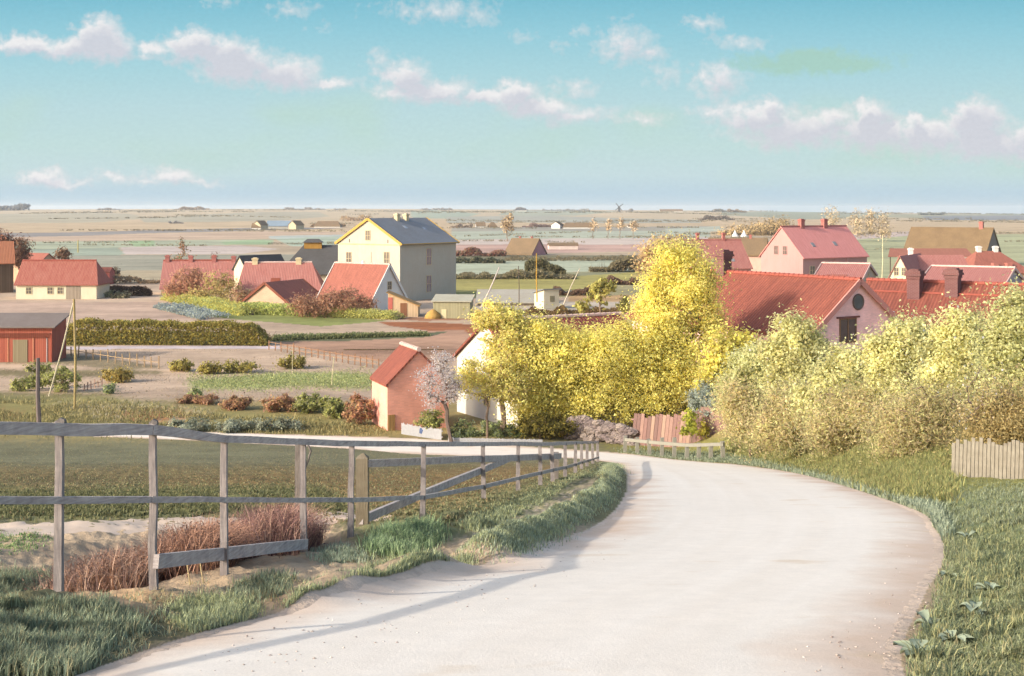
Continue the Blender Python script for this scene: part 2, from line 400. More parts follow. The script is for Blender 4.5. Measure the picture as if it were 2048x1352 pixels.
# ------------------------------------------------------------------ ground sheet with its fields
SOIL = (207, 178, 152)
def P4(*a): return np.array(a, float).reshape(-1, 2)
FIELDS = [  # (polygon in photo pixels, colour) painted on the land where the field lies, later ones on top
 (P4(-900,416, 3000,416, 3000,440, -900,440), (206,184,150)),
 (P4(-900,440, 3000,440, 3000,470, -900,470), (206,180,144)),
 (P4(-900,470, 3000,470, 3000,560, -900,560), (194,172,142)),
 (P4(-900,560, 3000,560, 3000,700, -900,700), (205,178,150)),
 (P4(-900,700, 3000,700, 3000,800, -900,800), (206,178,150)),
 (P4(-900,800, 3000,800, 3000,892, -900,892), (164,146,98)),
 (P4(-900,885, 3000,885, 3000,1060, -900,1060), (132,124,88)),
 (P4(-900,1050, 3000,1050, 3000,1700, -900,1700), (196,170,138)),
 # far left
 (P4(-900,430, 60,427, 190,424, 262,428, 300,436, 200,444, 0,446, -900,446), (188,176,148)),
 (P4(280,438, 420,428, 520,424, 640,424, 660,432, 560,441, 420,444, 290,445), (184,174,148)),
 (P4(-900,468, 0,466, 250,462, 520,455, 700,455, 520,461, 250,468, 0,476, -900,478), (158,150,142)),
 (P4(-900,474, 0,474, 240,469, 520,463, 700,463, 700,470, 520,477, 240,482, -900,483), (208,180,152)),
 (P4(-900,482, 70,482, 300,481, 545,479, 548,487, 300,494, 60,498, -900,498), (181, 183, 153)),
 (P4(255,482, 310,481, 312,492, 270,494), (165, 183, 138)),
 (P4(440,484, 500,480, 545,481, 540,489, 450,489), (164, 183, 140)),
 (P4(60,498, 235,495, 250,508, 230,512, 60,512), (166, 173, 150)),
 (P4(240,494, 480,491, 560,498, 480,508, 250,509), (206,188,174)),
 (P4(-900,512, 250,510, 640,508, 640,540, -900,544), (168,162,140)),
 (P4(-900,544, 640,540, 640,566, -900,570), (188,170,138)),
 (P4(536,472, 700,470, 700,494, 580,492), (182, 191, 166)),
 (P4(540,478, 536,472, 700,468, 700,471), (196,200,186)),
 # centre
 (P4(826,422, 870,420, 965,428, 920,438, 830,436), (172, 179, 156)),
 (P4(1010,424, 1050,421, 1240,422, 1160,431, 1060,433, 1000,431), (176, 177, 153)),
 (P4(900,434, 1100,432, 1400,440, 1400,446, 900,446), (178,174,156)),
 (P4(905,456, 1420,452, 1420,461, 905,463), (172,164,146)),
 (P4(905,463, 1420,461, 1420,474, 905,480), (186,188,164)),
 (P4(905,480, 1420,474, 1420,489, 905,490), (214,196,180)),
 (P4(905,490, 1350,488, 1350,500, 905,512), (202,166,148)),
 (P4(905,512, 1380,509, 1380,516, 905,523), (132,124,96)),
 (P4(905,524, 1380,516, 1380,536, 905,552), (186, 189, 160)),
 (P4(905,552, 1400,536, 1400,560, 905,560), (150,146,112)),
 (P4(905,558, 1100,556, 1330,540, 1360,552, 1250,566, 1130,583, 905,600), (178,166,98)),
 (P4(1100,590, 1300,556, 1420,556, 1420,590, 1100,596), (162,152,112)),
 (P4(1140,592, 1420,586, 1420,600, 1140,606), (194,158,112)),
 (P4(930,604, 1140,604, 1420,600, 1420,622, 930,622), (196,180,158)),
 # right
 (P4(1440,424, 1560,423, 1760,427, 1760,436, 1600,440, 1520,434, 1440,430), (164, 165, 141)),
 (P4(1760,428, 3000,428, 3000,436, 1850,436, 1760,434), (170,166,136)),
 (P4(1840,432, 1900,431, 3000,428, 3000,442, 1960,440, 1850,439), (145, 145, 143)),
 (P4(1330,458, 1440,452, 1450,462, 1340,466), (191, 193, 172)),
 (P4(1680,470, 1820,462, 1830,474, 1700,480), (208,186,172)),
 (P4(1700,480, 1830,470, 3000,458, 3000,580, 1500,580, 1500,500), (184,182,140)),
 # gardens
 (P4(-900,600, 320,604, 420,640, -900,650), (206,176,152)),
 (P4(330,596, 520,612, 640,625, 780,640, 640,652, 480,640, 380,628), (156,160,92)),
 (P4(780,636, 960,632, 960,640, 850,642), (172,128,98)),
 (P4(760,642, 850,644, 960,650, 960,668, 870,662, 780,650), (176,112,74)),
 (P4(520,672, 640,668, 930,660, 980,700, 860,735, 700,712, 560,690), (190,150,122)),
 (P4(540,676, 640,666, 900,664, 860,674, 640,682, 545,684), (112,112,82)),
 (P4(120,660, 505,664, 515,686, 120,690), (120,112,62)),
 (P4(380,760, 560,745, 700,742, 760,750, 752,776, 600,770, 520,778, 390,778), (168,172,112)),
 (P4(-900,690, 420,692, 560,692, 560,697, -900,699), (222,206,204)),
 (P4(-900,700, 120,702, 330,734, 240,742, 150,728, -900,712), (150,134,104)),
 (P4(-900,742, 200,738, 330,742, 330,748, 200,752, -900,756), (140,126,92)),
 (P4(-900,784, 200,784, 300,806, 500,822, 760,838, 790,868, -900,868), (154,144,92)),
 (P4(110,806, 240,808, 420,824, 400,840, 300,846, 230,842), (214,196,160)),
 (P4(236,824, 300,820, 380,824, 370,838, 290,846, 250,840), (196,134,88)),
 (P4(0,822, 30,824, 20,840, 0,842), (188,134,88)),
 (P4(600,846, 760,852, 800,868, 620,862), (166,146,84)),
 # field under the fence
 (P4(-900,880, 1200,880, 1200,940, -900,940), (132,128,98)),
 (P4(-900,930, 1200,930, 1180,970, -900,985), (134,116,78)),
 (P4(300,960, 1160,930, 1130,980, 900,1040, 300,1010), (146,118,76)),
 (P4(-900,985, 650,970, 720,1030, -900,1046), (122,120,76)),
 (P4(780,1040, 930,1010, 940,1050, 800,1075), (176,124,84)),
 # right bank, verge and foreground
 (P4(1210,880, 3000,840, 3000,1010, 1900,1010, 1600,950, 1250,912), (148,142,78)),
 (P4(1240,902, 1480,925, 1700,968, 1850,1020, 1900,1100, 1890,1200, 1850,1300, 1820,1700, 3000,1700, 3000,990, 1900,980, 1700,930, 1480,905), (134,142,100)),
 (P4(-900,1120, 100,1140, 330,1190, 500,1215, 480,1270, 300,1290, 180,1400, -900,1500), (122,116,84)),
 (P4(140,1150, 240,1140, 320,1200, 300,1240, 150,1200), (206,170,130)),
 (P4(690,1045, 930,1000, 1200,925, 1250,945, 1120,1020, 920,1080, 720,1130), (130,128,86)),
 (P4(930,1120, 960,1085, 1040,1048, 1130,1000, 1195,952, 1210,962, 1150,1010, 1070,1060, 1000,1112), (214,188,164)),
]

def field_colour(u, v, x, y):
    du = 2.0 * wav(x, y, .9 / np.maximum(y, 5) * 12, .3) + 1.2 * wav(x, y, .9 / np.maximum(y, 5) * 40, .9)
    dv = (1.0 + np.clip((v - 560) / 150, 0, 3)) * wav(x, y, 1.1 / np.maximum(y, 5) * 25, 1.1)
    out = 0
    soft = np.clip((v - 700) / 150, 0, 1)
    for k in range(6):
        c = np.tile(lin(SOIL), (len(u), 1))
        uu = u + 2 * du + soft * 26 * rng.normal(size=len(u)); vv = v + dv + soft * 7 * rng.normal(size=len(u))
        for poly, rgb in FIELDS:
            c[inpoly(uu, vv, poly)] = lin(rgb)
        out = out + c / 6
    return out

def make_ground():
    ys = [-8, -4, 0, 2]
    y = 3.2
    while y < 9000:
        ys.append(y); y *= 1.0068 if y < 400 else 1.011
    ys = np.array(ys)
    us = np.concatenate([np.linspace(-2600, -420, 40), np.arange(-400, 2460, 4.5), np.linspace(2480, 4800, 40)])
    yy, uu = np.meshgrid(ys, us, indexing='ij')
    ye = np.maximum(yy, 6.0)                                # near the camera the strips stop narrowing
    xx = (uu - 1024) / F * ye
    x, y = xx.ravel(), yy.ravel()
    z = ground(x, y)
    ua = 1024 + F * x / np.maximum(y, 3.2); va = VH + F * (CZ - z) / np.maximum(y, 3.2)
    col = field_colour(ua, np.maximum(va, 418.2), x, y)
    ins = inpoly(x, y, ROAD_POLY)
    col[ins] = lin((222, 197, 173), 1.36)
    z = z - .07 * ins * sstep(.05, .5, np.minimum(segdist(x, y, RA8), segdist(x, y, RB8)))
    tr = segdist(x, y, TRACK)
    nr, nc = yy.shape
    idx = np.arange(nr * nc).reshape(nr, nc)
    Q = np.stack([idx[:-1, :-1], idx[:-1, 1:], idx[1:, 1:], idx[1:, :-1]], -1).reshape(-1, 4)
    o = npmesh('ground', np.stack([x, y, z], -1), Q, col, GROUND, smooth=True)
    tag(o, kind='structure')

def strip(name, A, B, nacross, lift, m, uvlen=True):
    n = len(A)
    t = np.linspace(0, 1, nacross)
    pts = A[:, None, :] * (1 - t)[None, :, None] + B[:, None, :] * t[None, :, None]
    x, y = pts[..., 0].ravel(), pts[..., 1].ravel()
    z = ground(x, y) + np.tile(np.interp(np.minimum(t, 1 - t), [0, .045, .12], [-.012, .004, lift]), n)
    idx = np.arange(n * nacross).reshape(n, nacross)
    Q = np.stack([idx[:-1, :-1], idx[:-1, 1:], idx[1:, 1:], idx[1:, :-1]], -1).reshape(-1, 4)
    o = npmesh(name, np.stack([x, y, z], -1), Q, None, m, smooth=True)
    mid = (A + B) / 2
    s = np.concatenate([[0], np.cumsum(np.hypot(*np.diff(mid, axis=0).T))])
    uvv = np.stack([np.tile(t, n), np.repeat(s, nacross)], -1)
    me = o.data; uvl = me.uv_layers.new(name='UVMap')
    li = Q.ravel(); uvl.data.foreach_set('uv', uvv[li].ravel())
    tag(o, kind='structure')
    return o

make_ground()
jit = np.stack([.02 * np.sin(np.arange(500) * .9) + .02 * np.sin(np.arange(500) * 2.3) - .03, np.zeros(500)], -1)
strip('road', ROAD_A + jit, ROAD_B - jit, 26, .015, ROADM)
T = resample(TRACK, 120)
w = np.interp(np.arange(120), [0, 60, 119], [.95, 1.15, .75])
nrm = np.gradient(T, axis=0); nrm = np.stack([-nrm[:, 1], nrm[:, 0]], -1) / np.linalg.norm(nrm, axis=1)[:, None]
strip('farm_track', T - nrm * w[:, None], T + nrm * w[:, None], 12, .012, mat('earth', (226, 202, 178), var=.14))

# ------------------------------------------------------------------ houses
DARK = mat('glass', (110, 100, 92))
CREAMF = mat('plaster', (226, 210, 170))
def zat(v, y): return Z(v, y)
def solve(p, d, u):
    k = (u - 1024) / F
    return (k * p[1] - p[0]) / (d[0] - k * d[1])

class House:
    """local X runs along the ridge, local -Y is the front; walls at X = 0..L, Y = 0..W"""
    def __init__(s, name, label, corner, u, y, yaw, veave, vridge, wallm, roofm, L=None, W=None, uL=None, uW=None, over=.3, hip0=0., hip1=0.,
                 cat='house', group=None, th=.16, z0=None, ridge=None, verge=None, vshift=0):
        th_ = math.radians(yaw); c, sn = math.cos(th_), math.sin(th_)
        ex, ey = np.array((c, sn)), np.array((-sn, c))
        p = np.array((X(u, y), y))
        if uL is not None: L = solve(p, ex if corner == 'fl' else -ex, uL)
        if uW is not None: W = solve(p, ey, uW)
        o = p if corner == 'fl' else p - ex * L
        mid = o + ex * L / 2 + ey * W / 2
        g = min(gz(*(o + ex * a * L + ey * b * W)) for a in (0, 1) for b in (0, 1)) if z0 is None else z0
        s.hw = zat(veave, y) - g
        pr = p + ey * W / 2
        s.hr = zat(vridge, pr[1]) - g - s.hw
        s.L, s.W, s.over = L, W, over
        s.root = empty(name, (o[0], o[1], g), label, cat, group, th_)
        wm = MB(); hw, hr = s.hw, s.hr
        b = -.4
        wm.poly([(0, 0, b), (L, 0, b), (L, 0, hw), (0, 0, hw)])
        wm.poly([(L, W, b), (0, W, b), (0, W, hw), (L, W, hw)])
        if hip0: wm.poly([(0, W, b), (0, 0, b), (0, 0, hw), (0, W, hw)])
        else: wm.poly([(0, W, b), (0, 0, b), (0, 0, hw), (0, W / 2, hw + hr), (0, W, hw)])
        if hip1: wm.poly([(L, 0, b), (L, W, b), (L, W, hw), (L, 0, hw)])
        else: wm.poly([(L, 0, b), (L, W, b), (L, W, hw), (L, W / 2, hw + hr), (L, 0, hw)])
        s.wall = wm.build('wall', wallm, s.root)
        sl = hr / (W / 2); ov = over; dz = ov * sl; vg = min(over, .22)
        x0, x1 = -vg if not hip0 else -ov, L + vg if not hip1 else L + ov
        t = th
        E = [(x0, -ov, hw - dz + t), (x1, -ov, hw - dz + t), (x1, W + ov, hw - dz + t), (x0, W + ov, hw - dz + t)]
        R = [(x0 if not hip0 else hip0, W / 2, hw + hr + t), (x1 if not hip1 else L - hip1, W / 2, hw + hr + t)]
        top = E + R
        bot = [(q[0], q[1], q[2] - t + .004) for q in top]
        v = top + bot
        f = [(0, 1, 5, 4), (2, 3, 4, 5), (0 + 6, 4 + 6, 5 + 6, 1 + 6), (2 + 6, 5 + 6, 4 + 6, 3 + 6), (0, 6, 7, 1), (2, 8, 9, 3)]
        if hip0: f += [(3, 0, 4), (9, 10, 6), (3, 9, 6, 0)]
        else: f += [(0, 4, 10, 6), (4, 3, 9, 10)]
        if hip1: f += [(1, 2, 5), (7, 11, 8), (1, 7, 8, 2)]
        else: f += [(5, 1, 7, 11), (2, 5, 11, 8)]
        rm = MB(); rm.solid(v, f)
        s.roof = rm.build('roof', roofm, s.root)
        if ridge is not None:
            m = MB(); n = max(int((R[1][0] - R[0][0]) / .42), 2)
            for i in range(n):
                a = R[0][0] + (R[1][0] - R[0][0]) * i / n; bb = R[0][0] + (R[1][0] - R[0][0]) * (i + 1.06) / n
                m.tube([(a, W / 2, hw + hr + t), (bb, W / 2, hw + hr + t + .02)], [.13, .15], 7)
            m.build('ridge_cap', ridge, s.roof)
        if verge is not None:
            for xx, hp in ((x0, hip0), (x1, hip1)):
                if hp: continue
                m = MB()
                for yy in (-ov, W + ov):
                    m.beam((xx, yy, hw - dz + t * .5), (xx, W / 2, hw + hr + t * .5), .09, t + .16)
                m.build('bargeboard', verge, s.roof)
    def pt(s, side, a, z, out=0.0):
        if side == 'f': return np.array((a, -out, z)), np.array((1., 0, 0)), np.array((0, -1., 0))
        if side == 'l': return np.array((-out, s.W - a, z)), np.array((0, -1., 0)), np.array((-1., 0, 0))
        if side == 'r': return np.array((s.L + out, a, z)), np.array((0, 1., 0)), np.array((1., 0, 0))
    def panel(s, name, side, a, z, w, h, m, out=.05, parent=None, depth=.08):
        p, t, n = s.pt(side, a, z)
        q = MB()
        lo = p - t * w / 2 - n * depth; up = np.array((0, 0, h))
        c = [lo, lo + t * w, lo + t * w + n * (depth + out), lo + n * (depth + out)]
        v = c + [k + up for k in c]
        q.solid(v, [(0, 3, 2, 1), (4, 5, 6, 7), (0, 1, 5, 4), (1, 2, 6, 5), (2, 3, 7, 6), (3, 0, 4, 7)])
        return q.build(name, m, parent or s.root)
    def win(s, side, a, z, w, h, frame=None, pane=None, bars=(1, 1), sill=True):
        frame = frame or CREAMF
        p, t, n = s.pt(side, a, z)
        q = MB(); fw = min(.065, w * .09)
        def bar(c0, c1, ww, d=.06):
            q.beam(p + t * c0[0] + np.array((0, 0, c0[1])) + n * d / 2, p + t * c1[0] + np.array((0, 0, c1[1])) + n * d / 2, ww, d, up=n)
        bar((-w / 2, fw / 2), (w / 2, fw / 2), fw); bar((-w / 2, h - fw / 2), (w / 2, h - fw / 2), fw)
        bar((-w / 2 + fw / 2, fw), (-w / 2 + fw / 2, h - fw), fw, .058); bar((w / 2 - fw / 2, fw), (w / 2 - fw / 2, h - fw), fw, .058)
        for i in range(bars[0]):
            xx = -w / 2 + w * (i + 1) / (bars[0] + 1); bar((xx, fw), (xx, h - fw), fw * .7, .054)
        for i in range(bars[1]):
            zz = h * (i + 1) / (bars[1] + 1); bar((-w / 2 + fw, zz), (w / 2 - fw, zz), fw * .6, .050)
        o = q.build('window', frame, s.root)
        s.panel('pane', side, a, z + fw * .5, w - fw, h - fw, pane or DARK, .02, o, .05)
        return o
    def door(s, side, a, w, h, m, z=0):
        o = s.panel('door', side, a, z - .02, w, h, m, .05)
        return o
    def chim(s, a, w, d, top, m, off=0., cap=True, capm=None, low=1.2, flare=False):
        zr = s.hw + s.hr - abs(off) * s.hr / (s.W / 2)
        q = MB(); y = s.W / 2 + off
        q.box((a - w / 2, y - d / 2, zr - low), (a + w / 2, y + d / 2, zr + top))
        if cap:
            q.box((a - w / 2 - .08, y - d / 2 - .08, zr + top - .16), (a + w / 2 + .08, y + d / 2 + .08, zr + top + .06))
            q.box((a - w / 2 + .1, y - d / 2 + .1, zr + top + .06), (a + w / 2 - .1, y + d / 2 - .1, zr + top + .16))
        if flare:
            q.box((a - w / 2 - .14, y - d / 2 - .14, zr + top - .30), (a + w / 2 + .14, y + d / 2 + .14, zr + top - .155))
            q.box((a - w / 2 - .05, y - d / 2 - .05, zr + top - .50), (a + w / 2 + .05, y + d / 2 + .05, zr + top - .295))
        return q.build('chimney', m, s.roof)
    def skylight(s, a, t, w, h, m):
        """on the front slope, t = 0 at the eave, 1 at the ridge"""
        sl = np.array((0, s.W / 2, s.hr)); sl /= np.linalg.norm(sl)
        n = np.array((0, -sl[2], sl[1]))
        c = np.array((a, s.W / 2 * t, s.hw + s.hr * t)) + n * (.16 * sl[1] + .02)
        q = MB(); q.beam(c - sl * h / 2, c + sl * h / 2, w, .07, up=n)
        return q.build('skylight', m, s.roof)

RED = mat('tiles', (208, 138, 118), 1.95, alt=(184, 100, 84))
REDP = mat('tiles', (208, 144, 130), 1.7, alt=(190, 120, 108))
REDQ = mat('tiles', (212, 142, 132), .98, alt=(196, 124, 114))  # copy of the pale tiles, brightened to offset shade on the pink house roof
REDD = mat('tiles', (198, 116, 94), 2.25, alt=(160, 92, 76))
REDW = mat('tiles', (184, 114, 96), 1.5, alt=(156, 96, 80))
PINKW = mat('brick', (226, 176, 168), .85)
PINKWALL = mat('plaster', (226, 178, 170), 1.95, var=.08)
CREAM = mat('plaster', (236, 224, 194), 1.5, var=.08)
CREAMB = mat('plaster', (238, 229, 208), 2.1, var=.07)
WHITE = mat('plaster', (240, 236, 228), 1.35, var=.06)
TAN = mat('plaster', (206, 172, 142), 1.4, var=.12)
SLATE = mat('slate', (134, 136, 138), 1.15, var=.14)
SLATED = mat('slate', (92, 90, 88), 1.3, var=.2)
THATCH = mat('thatch', (152, 126, 92), 1.6, alt=(124, 102, 76))
THATCHG = mat('thatch', (148, 122, 92), 1.45, alt=(122, 104, 80))
BRICKR = mat('brick', (188, 96, 80), 1.25)
CHIMR = mat('brick', (190, 114, 102), 1.7)
CHIMD = mat('brick', (150, 96, 90), 2.3)
WOODG = mat('wood', (160, 146, 130), 1.3, var=.3)
WOODB = mat('planks', (112, 92, 74), 1.3, var=.4)
OCHRE = mat('plaster', (206, 168, 88), 1.4, var=.12)
RIDGEW = mat('plaster', (218, 188, 176), 1.3, var=.15)
RIDGER = mat('plaster', (166, 92, 78), 1.3, var=.2)
GREYP = mat('planks', (166, 152, 134), 1.3, var=.25)
CURT = mat('plaster', (206, 200, 174), 1.4, var=.08)

# -- yellow granary-like house
h = House('yellow_house', 'tall cream two-storey house with grey slate roof and ochre gable trim', 'fl', 800, 186, 56.5, 487, 439, CREAMB, SLATE,
          uL=912, uW=676, over=.45, verge=OCHRE, th=.2)
W = h.W
h.win('l', W * .49, h.hw + .35, .95, 1.5, bars=(1, 1)); h.win('l', W * .18, 5.0, 1.05, 1.95); h.win('l', W * .79, 5.0, 1.05, 2.1)
h.win('l', W * .18, 1.3, 1.05, 1.95); h.win('l', W * .79, 1.3, 1.05, 1.95)
h.panel('loft_door', 'l', W * .49, 4.9, 1.3, 2.1, CURT, .06)
for a in (.19, .81): h.panel('vent_slot', 'l', W * a, h.hw + .02, .16, .5, DARK, .03)
h.panel('band', 'l', W * .5, h.hw - .28, W - .1, .16, mat('plaster', (214, 196, 150), 1.4), .05)
h.win('f', h.L * .50, 5.0, 1.25, 2.5, pane=mat('glass', (150, 136, 136))); h.win('f', h.L * .50, 1.0, 1.25, 2.5, pane=mat('glass', (150, 136, 136)))
for a in (.44, .60): h.chim(h.L * a, .62, .62, 1.0, CREAMF, off=-.5, low=1.6)
h.skylight(h.L * .42, .62, .6, .8, mat('glass', (180, 184, 186))); h.skylight(h.L * .72, .55, .5, .6, mat('glass', (170, 176, 180)))
q = MB(); q.beam((-.3, -.5, h.hw - .12), (h.L + .3, -.5, h.hw - .12), .12, .12); q.build('gutter', OCHRE, h.roof)

# -- house with the white gable in its shade
h = House('white_gabled_house', 'red roofed house with steep white gable below the tall cream house', 'fr', 742, 169, -35, 604, 531, WHITE, REDW,
          uL=636, uW=812, over=.25, ridge=RIDGEW, verge=WHITE)
h.win('r', h.W * .52, 2.6, .85, 1.1)
q = MB(); q.tube([(h.L * .52, h.W / 2, h.hw + h.hr + .1), (h.L * .52, h.W / 2, h.hw + h.hr + .55)], [.22, .16], 7); q.build('smoke_cowl', WHITE, h.roof)

# -- cream cottage left
h = House('cream_cottage', 'low cream cottage with red tiled roof and grey plank door at left', 'fl', 32, 191, 0, 567, 523, CREAM, RED, uL=193, W=6.2, over=.3, hip1=1.0, ridge=RIDGER)
for a in (.16, .425, .55): h.win('f', h.L * a, .75, .9, 1.05, bars=(1, 1))
h.door('f', h.L * .71, 2.1, 2.15, GREYP)

h = House('small_red_house', 'small tan gabled house peeping over the cream cottage roof', 'fr', 78, 232, -30, 527, 508, TAN, REDW, L=9, W=4.2, over=.2)
h = House('dark_barn', 'dark brown timber barn with orange roof cut by left picture edge', 'fr', 27, 206, 24, 524, 484, WOODB, mat('tiles', (202, 132, 96), 1.5), L=9, W=7, over=.35, cat='barn')
h = House('red_outbuilding', 'small brick red outbuilding beside dark round bush', 'fl', 186, 228, 0, 545, 536, BRICKR, REDD, uL=219, W=3, over=.1, cat='shed')

# -- long red roofed house behind the yellow-green garden
h = House('long_red_house', 'long low red roofed house with four brick chimneys behind sparse tree', 'fl', 322, 200, 6, 575, 523, mat('plaster', (232, 206, 160), 1.35), REDP, uL=470, W=7, over=.3, ridge=RIDGER)
for a, t in ((.04, 1.1), (.36, 1.0), (.68, 1.1), (.95, .9)): h.chim(h.L * a, .65, .6, t * .8, CHIMR)
h = House('slate_cottage', 'small dark slate roofed cottage with cream gable', 'fl', 492, 196, 52, 537, 513, CREAM, SLATED, L=8, uW=468, over=.3)
h = House('pink_roofed_house', 'pale red roofed house with two cream chimneys and roof hatch', 'fl', 476, 184, 4, 580, 527, CREAM, REDP, uL=642, W=7.6, over=.3, hip1=1.6, hip0=.4, ridge=RIDGEW)
for a in (.165, .70): h.chim(h.L * a, .78, .7, .7, CREAMF)
h.skylight(h.L * .44, .30, 1.3, 1.2, mat('plaster', (150, 82, 62)))
h = House('black_roofed_hall', 'large black roofed hall with yellow roof lantern beside cream house', 'fl', 560, 196, 6, 547, 492, CREAM, SLATED, uL=724, W=12, over=.4, hip0=3.2, cat='hall')
la = empty('roof_lantern', (0, 0, 0), None, None); la.parent = h.roof
q = MB(); cx, cy, cz = h.L * .38, h.W / 2, h.hw + h.hr
q.box((cx - 1.35, cy - .9, cz - .4), (cx + 1.35, cy + .9, cz + .55)); q.build('lantern_box', mat('planks', (190, 146, 72), 1.4), h.roof)
bpy.data.objects.remove(la)
q = MB(); z0, z1 = cz + .55, cz + 1.1
q.solid([(cx - 1.6, cy - 1.15, z0), (cx + 1.6, cy - 1.15, z0), (cx + 1.6, cy + 1.15, z0), (cx - 1.6, cy + 1.15, z0), (cx - .9, cy, z1), (cx + .9, cy, z1)],
        [(0, 1, 5, 4), (2, 3, 4, 5), (3, 0, 4), (1, 2, 5), (3, 2, 1, 0)]); q.build('lantern_roof', SLATED, h.roof)
h = House('brick_gable_house', 'low tan brick house with wide front gable behind green weeds', 'fl', 583, 168, 68, 612, 567, mat('brick', (204, 166, 138), 1.35), REDW, L=9, uW=480, over=.3, verge=mat('plaster', (140, 84, 66)))
h.panel('hatch', 'l', h.W * .45, .3, 1.7, .8, mat('brick', (172, 128, 104), 1.3), .03)

# -- lean-to, sheds
def lean(name, label, u0, u1, y, W, vlow, vhigh, wallm, roofm, yaw=0, high='l', cat='shed', parts=(), over=.2, group=None):
    p = np.array((X(u0, y), y)); th_ = math.radians(yaw); ex = np.array((math.cos(th_), math.sin(th_)))
    L = solve(p, ex, u1); g = gz(p[0], p[1])
    hl, hh = zat(vlow, y) - g, zat(vhigh, y) - g
    r = empty(name, (p[0], p[1], g), label, cat, group, th_)
    z = {'l': (hh, hl, hl, hh), 'r': (hl, hh, hh, hl), 'f': (hh, hh, hl, hl), 'b': (hl, hl, hh, hh)}[high]
    C = [(0, 0), (L, 0), (L, W), (0, W)]
    m = MB()
    m.solid([(*c, -.3) for c in C] + [(*c, zz) for c, zz in zip(C, z)], [(0, 1, 5, 4), (1, 2, 6, 5), (2, 3, 7, 6), (3, 0, 4, 7)])
    m.build('wall', wallm, r)
    def zz(a, b):
        if high in 'lr': return z[0] + (z[1] - z[0]) * a / L
        return z[0] + (z[3] - z[0]) * b / W
    O = [(-over, -over), (L + over, -over), (L + over, W + over), (-over, W + over)]
    m = MB(); m.solid([(a, b, zz(a, b) + .005) for a, b in O] + [(a, b, zz(a, b) + .11) for a, b in O], [(3, 2, 1, 0), (4, 5, 6, 7), (0, 1, 5, 4), (1, 2, 6, 5), (2, 3, 7, 6), (3, 0, 4, 7)])
    m.build('roof', roofm, r)
    for nm, a, w, zb, hgt, mm in parts:
        m = MB(); m.box((L * a - w / 2, -.05, zb), (L * a + w / 2, .03, zb + hgt)); m.build(nm, mm, r)
    return r
lean('lean_to_shed', 'lean-to shed with ochre sloping roof against white gable', 776, 836, 160, 3.2, 612, 587, mat('planks', (226, 196, 158), 1.4), mat('plaster', (194, 150, 92), 1.4),
     parts=[('door', .52, .8, 0, 1.7, mat('planks', (150, 104, 74), 1.3)), ('brick_pier', .08, .55, 0, 2.4, BRICKR)])
lean('grey_green_shed', 'low grey-green shed in the shade of the tall cream house', 866, 940, 158, 3.0, 603, 594, mat('planks', (170, 164, 130), 1.35), mat('slate', (182, 178, 158), 1.35), yaw=-6, high='b',
     parts=[('door', .30, .6, 0, 1.1, mat('planks', (222, 208, 164), 1.3))])
lean('cream_hut', 'tiny cream hut with grey flat roof and one window', 1088, 1118, 172, 3.0, 588, 580, CREAM, SLATE, yaw=24, high='f', parts=[('window', .55, .7, .95, .8, mat('glass', (150, 140, 110)))], over=.3)
lean('grey_roofed_shed', 'long low grey roofed shed left of the tiny hut', 955, 1085, 178, 9, 606, 589, GREYP, mat('slate', (182, 174, 156), 1.3), high='b', over=.3)
lean('red_shed', 'red plank shed with dark grey roof and grey door at left edge', -40, 104, 113, 3.6, 654, 637, mat('planks', (200, 116, 92), 1.75, .25, (178, 96, 76)), mat('slate', (136, 124, 116), 1.4), high='b', over=.35,
     parts=[('door', .56, 1.25, 0, 1.95, mat('planks', (150, 138, 110), 1.3)), ('drainpipe', .93, .07, 0, 2.2, mat('plaster', (190, 180, 176))), ('fascia', .5, 6.0, 2.1, .42, mat('planks', (118, 62, 46), 1.2)),
            ('corner_post', .99, .12, 0, 2.4, mat('wood', (168, 84, 64))), ('frame_post', .39, .1, 0, 2.1, mat('wood', (206, 140, 108))), ('frame_post', .74, .1, 0, 2.1, mat('wood', (206, 140, 108)))])

# -- red brick barn and white house by the lower road
h = House('brick_barn', 'salmon brick barn with steep red roof beside white picket fence', 'fr', 775, 78, -69, 770, 704, mat('brick', (224, 156, 134), 1.05), REDD, L=3.6, uW=897, over=.12, cat='barn', ridge=RIDGEW)
h.door('r', .24, .42, 1.0, mat('planks', (190, 150, 96)))
h = House('white_house', 'white gabled house with long red roof behind the yellow trees', 'fl', 1040, 78.5, 30, 738, 646, mat('plaster', (242, 238, 228), 1.8, var=.05), REDD, L=10, uW=914, over=.25, ridge=RIDGEW)
h.win('l', h.W * .5, .9, .8, 1.2)

# -- pink house complex on the right
h = House('pink_gabled_house', 'big red roofed house with pink brick gable round window and ridge chimney', 'fr', 1625, 77.8, -56, 668, 565, PINKW, REDD, L=17, W=8, over=.4, ridge=RIDGER, verge=mat('plaster', (212, 150, 138), 1.25, var=.1), th=.18, z0=2.6)
zc = Z(604, 80) - 2.6; zb = Z(684, 80) - 2.6
p, t, n = h.pt('r', h.W * .5, zc)
q = MB(); ring = [p + n * .03 + .46 * (t * math.cos(a) + np.array((0, 0, 1)) * math.sin(a)) for a in np.linspace(0, 2 * math.pi, 25)]
q.tube(ring, [.055] * 25, 6); ow = q.build('round_window', mat('plaster', (120, 104, 98)), h.root)
q = MB(); q.poly([p + n * .035 + .44 * (t * math.cos(a) + np.array((0, 0, 1)) * math.sin(a)) for a in np.linspace(0, 2 * math.pi, 25)[:-1]]); q.build('pane', mat('glass', (92, 100, 102)), ow)
h.win('r', h.W * .385, zb, 1.5, 1.5, frame=mat('wood', (150, 116, 84)), pane=mat('glass', (88, 76, 72)), bars=(1, 0))
h.panel('lintel', 'r', h.W * .385, zb + 1.52, 2.0, .10, mat('plaster', (140, 92, 82)), .10)
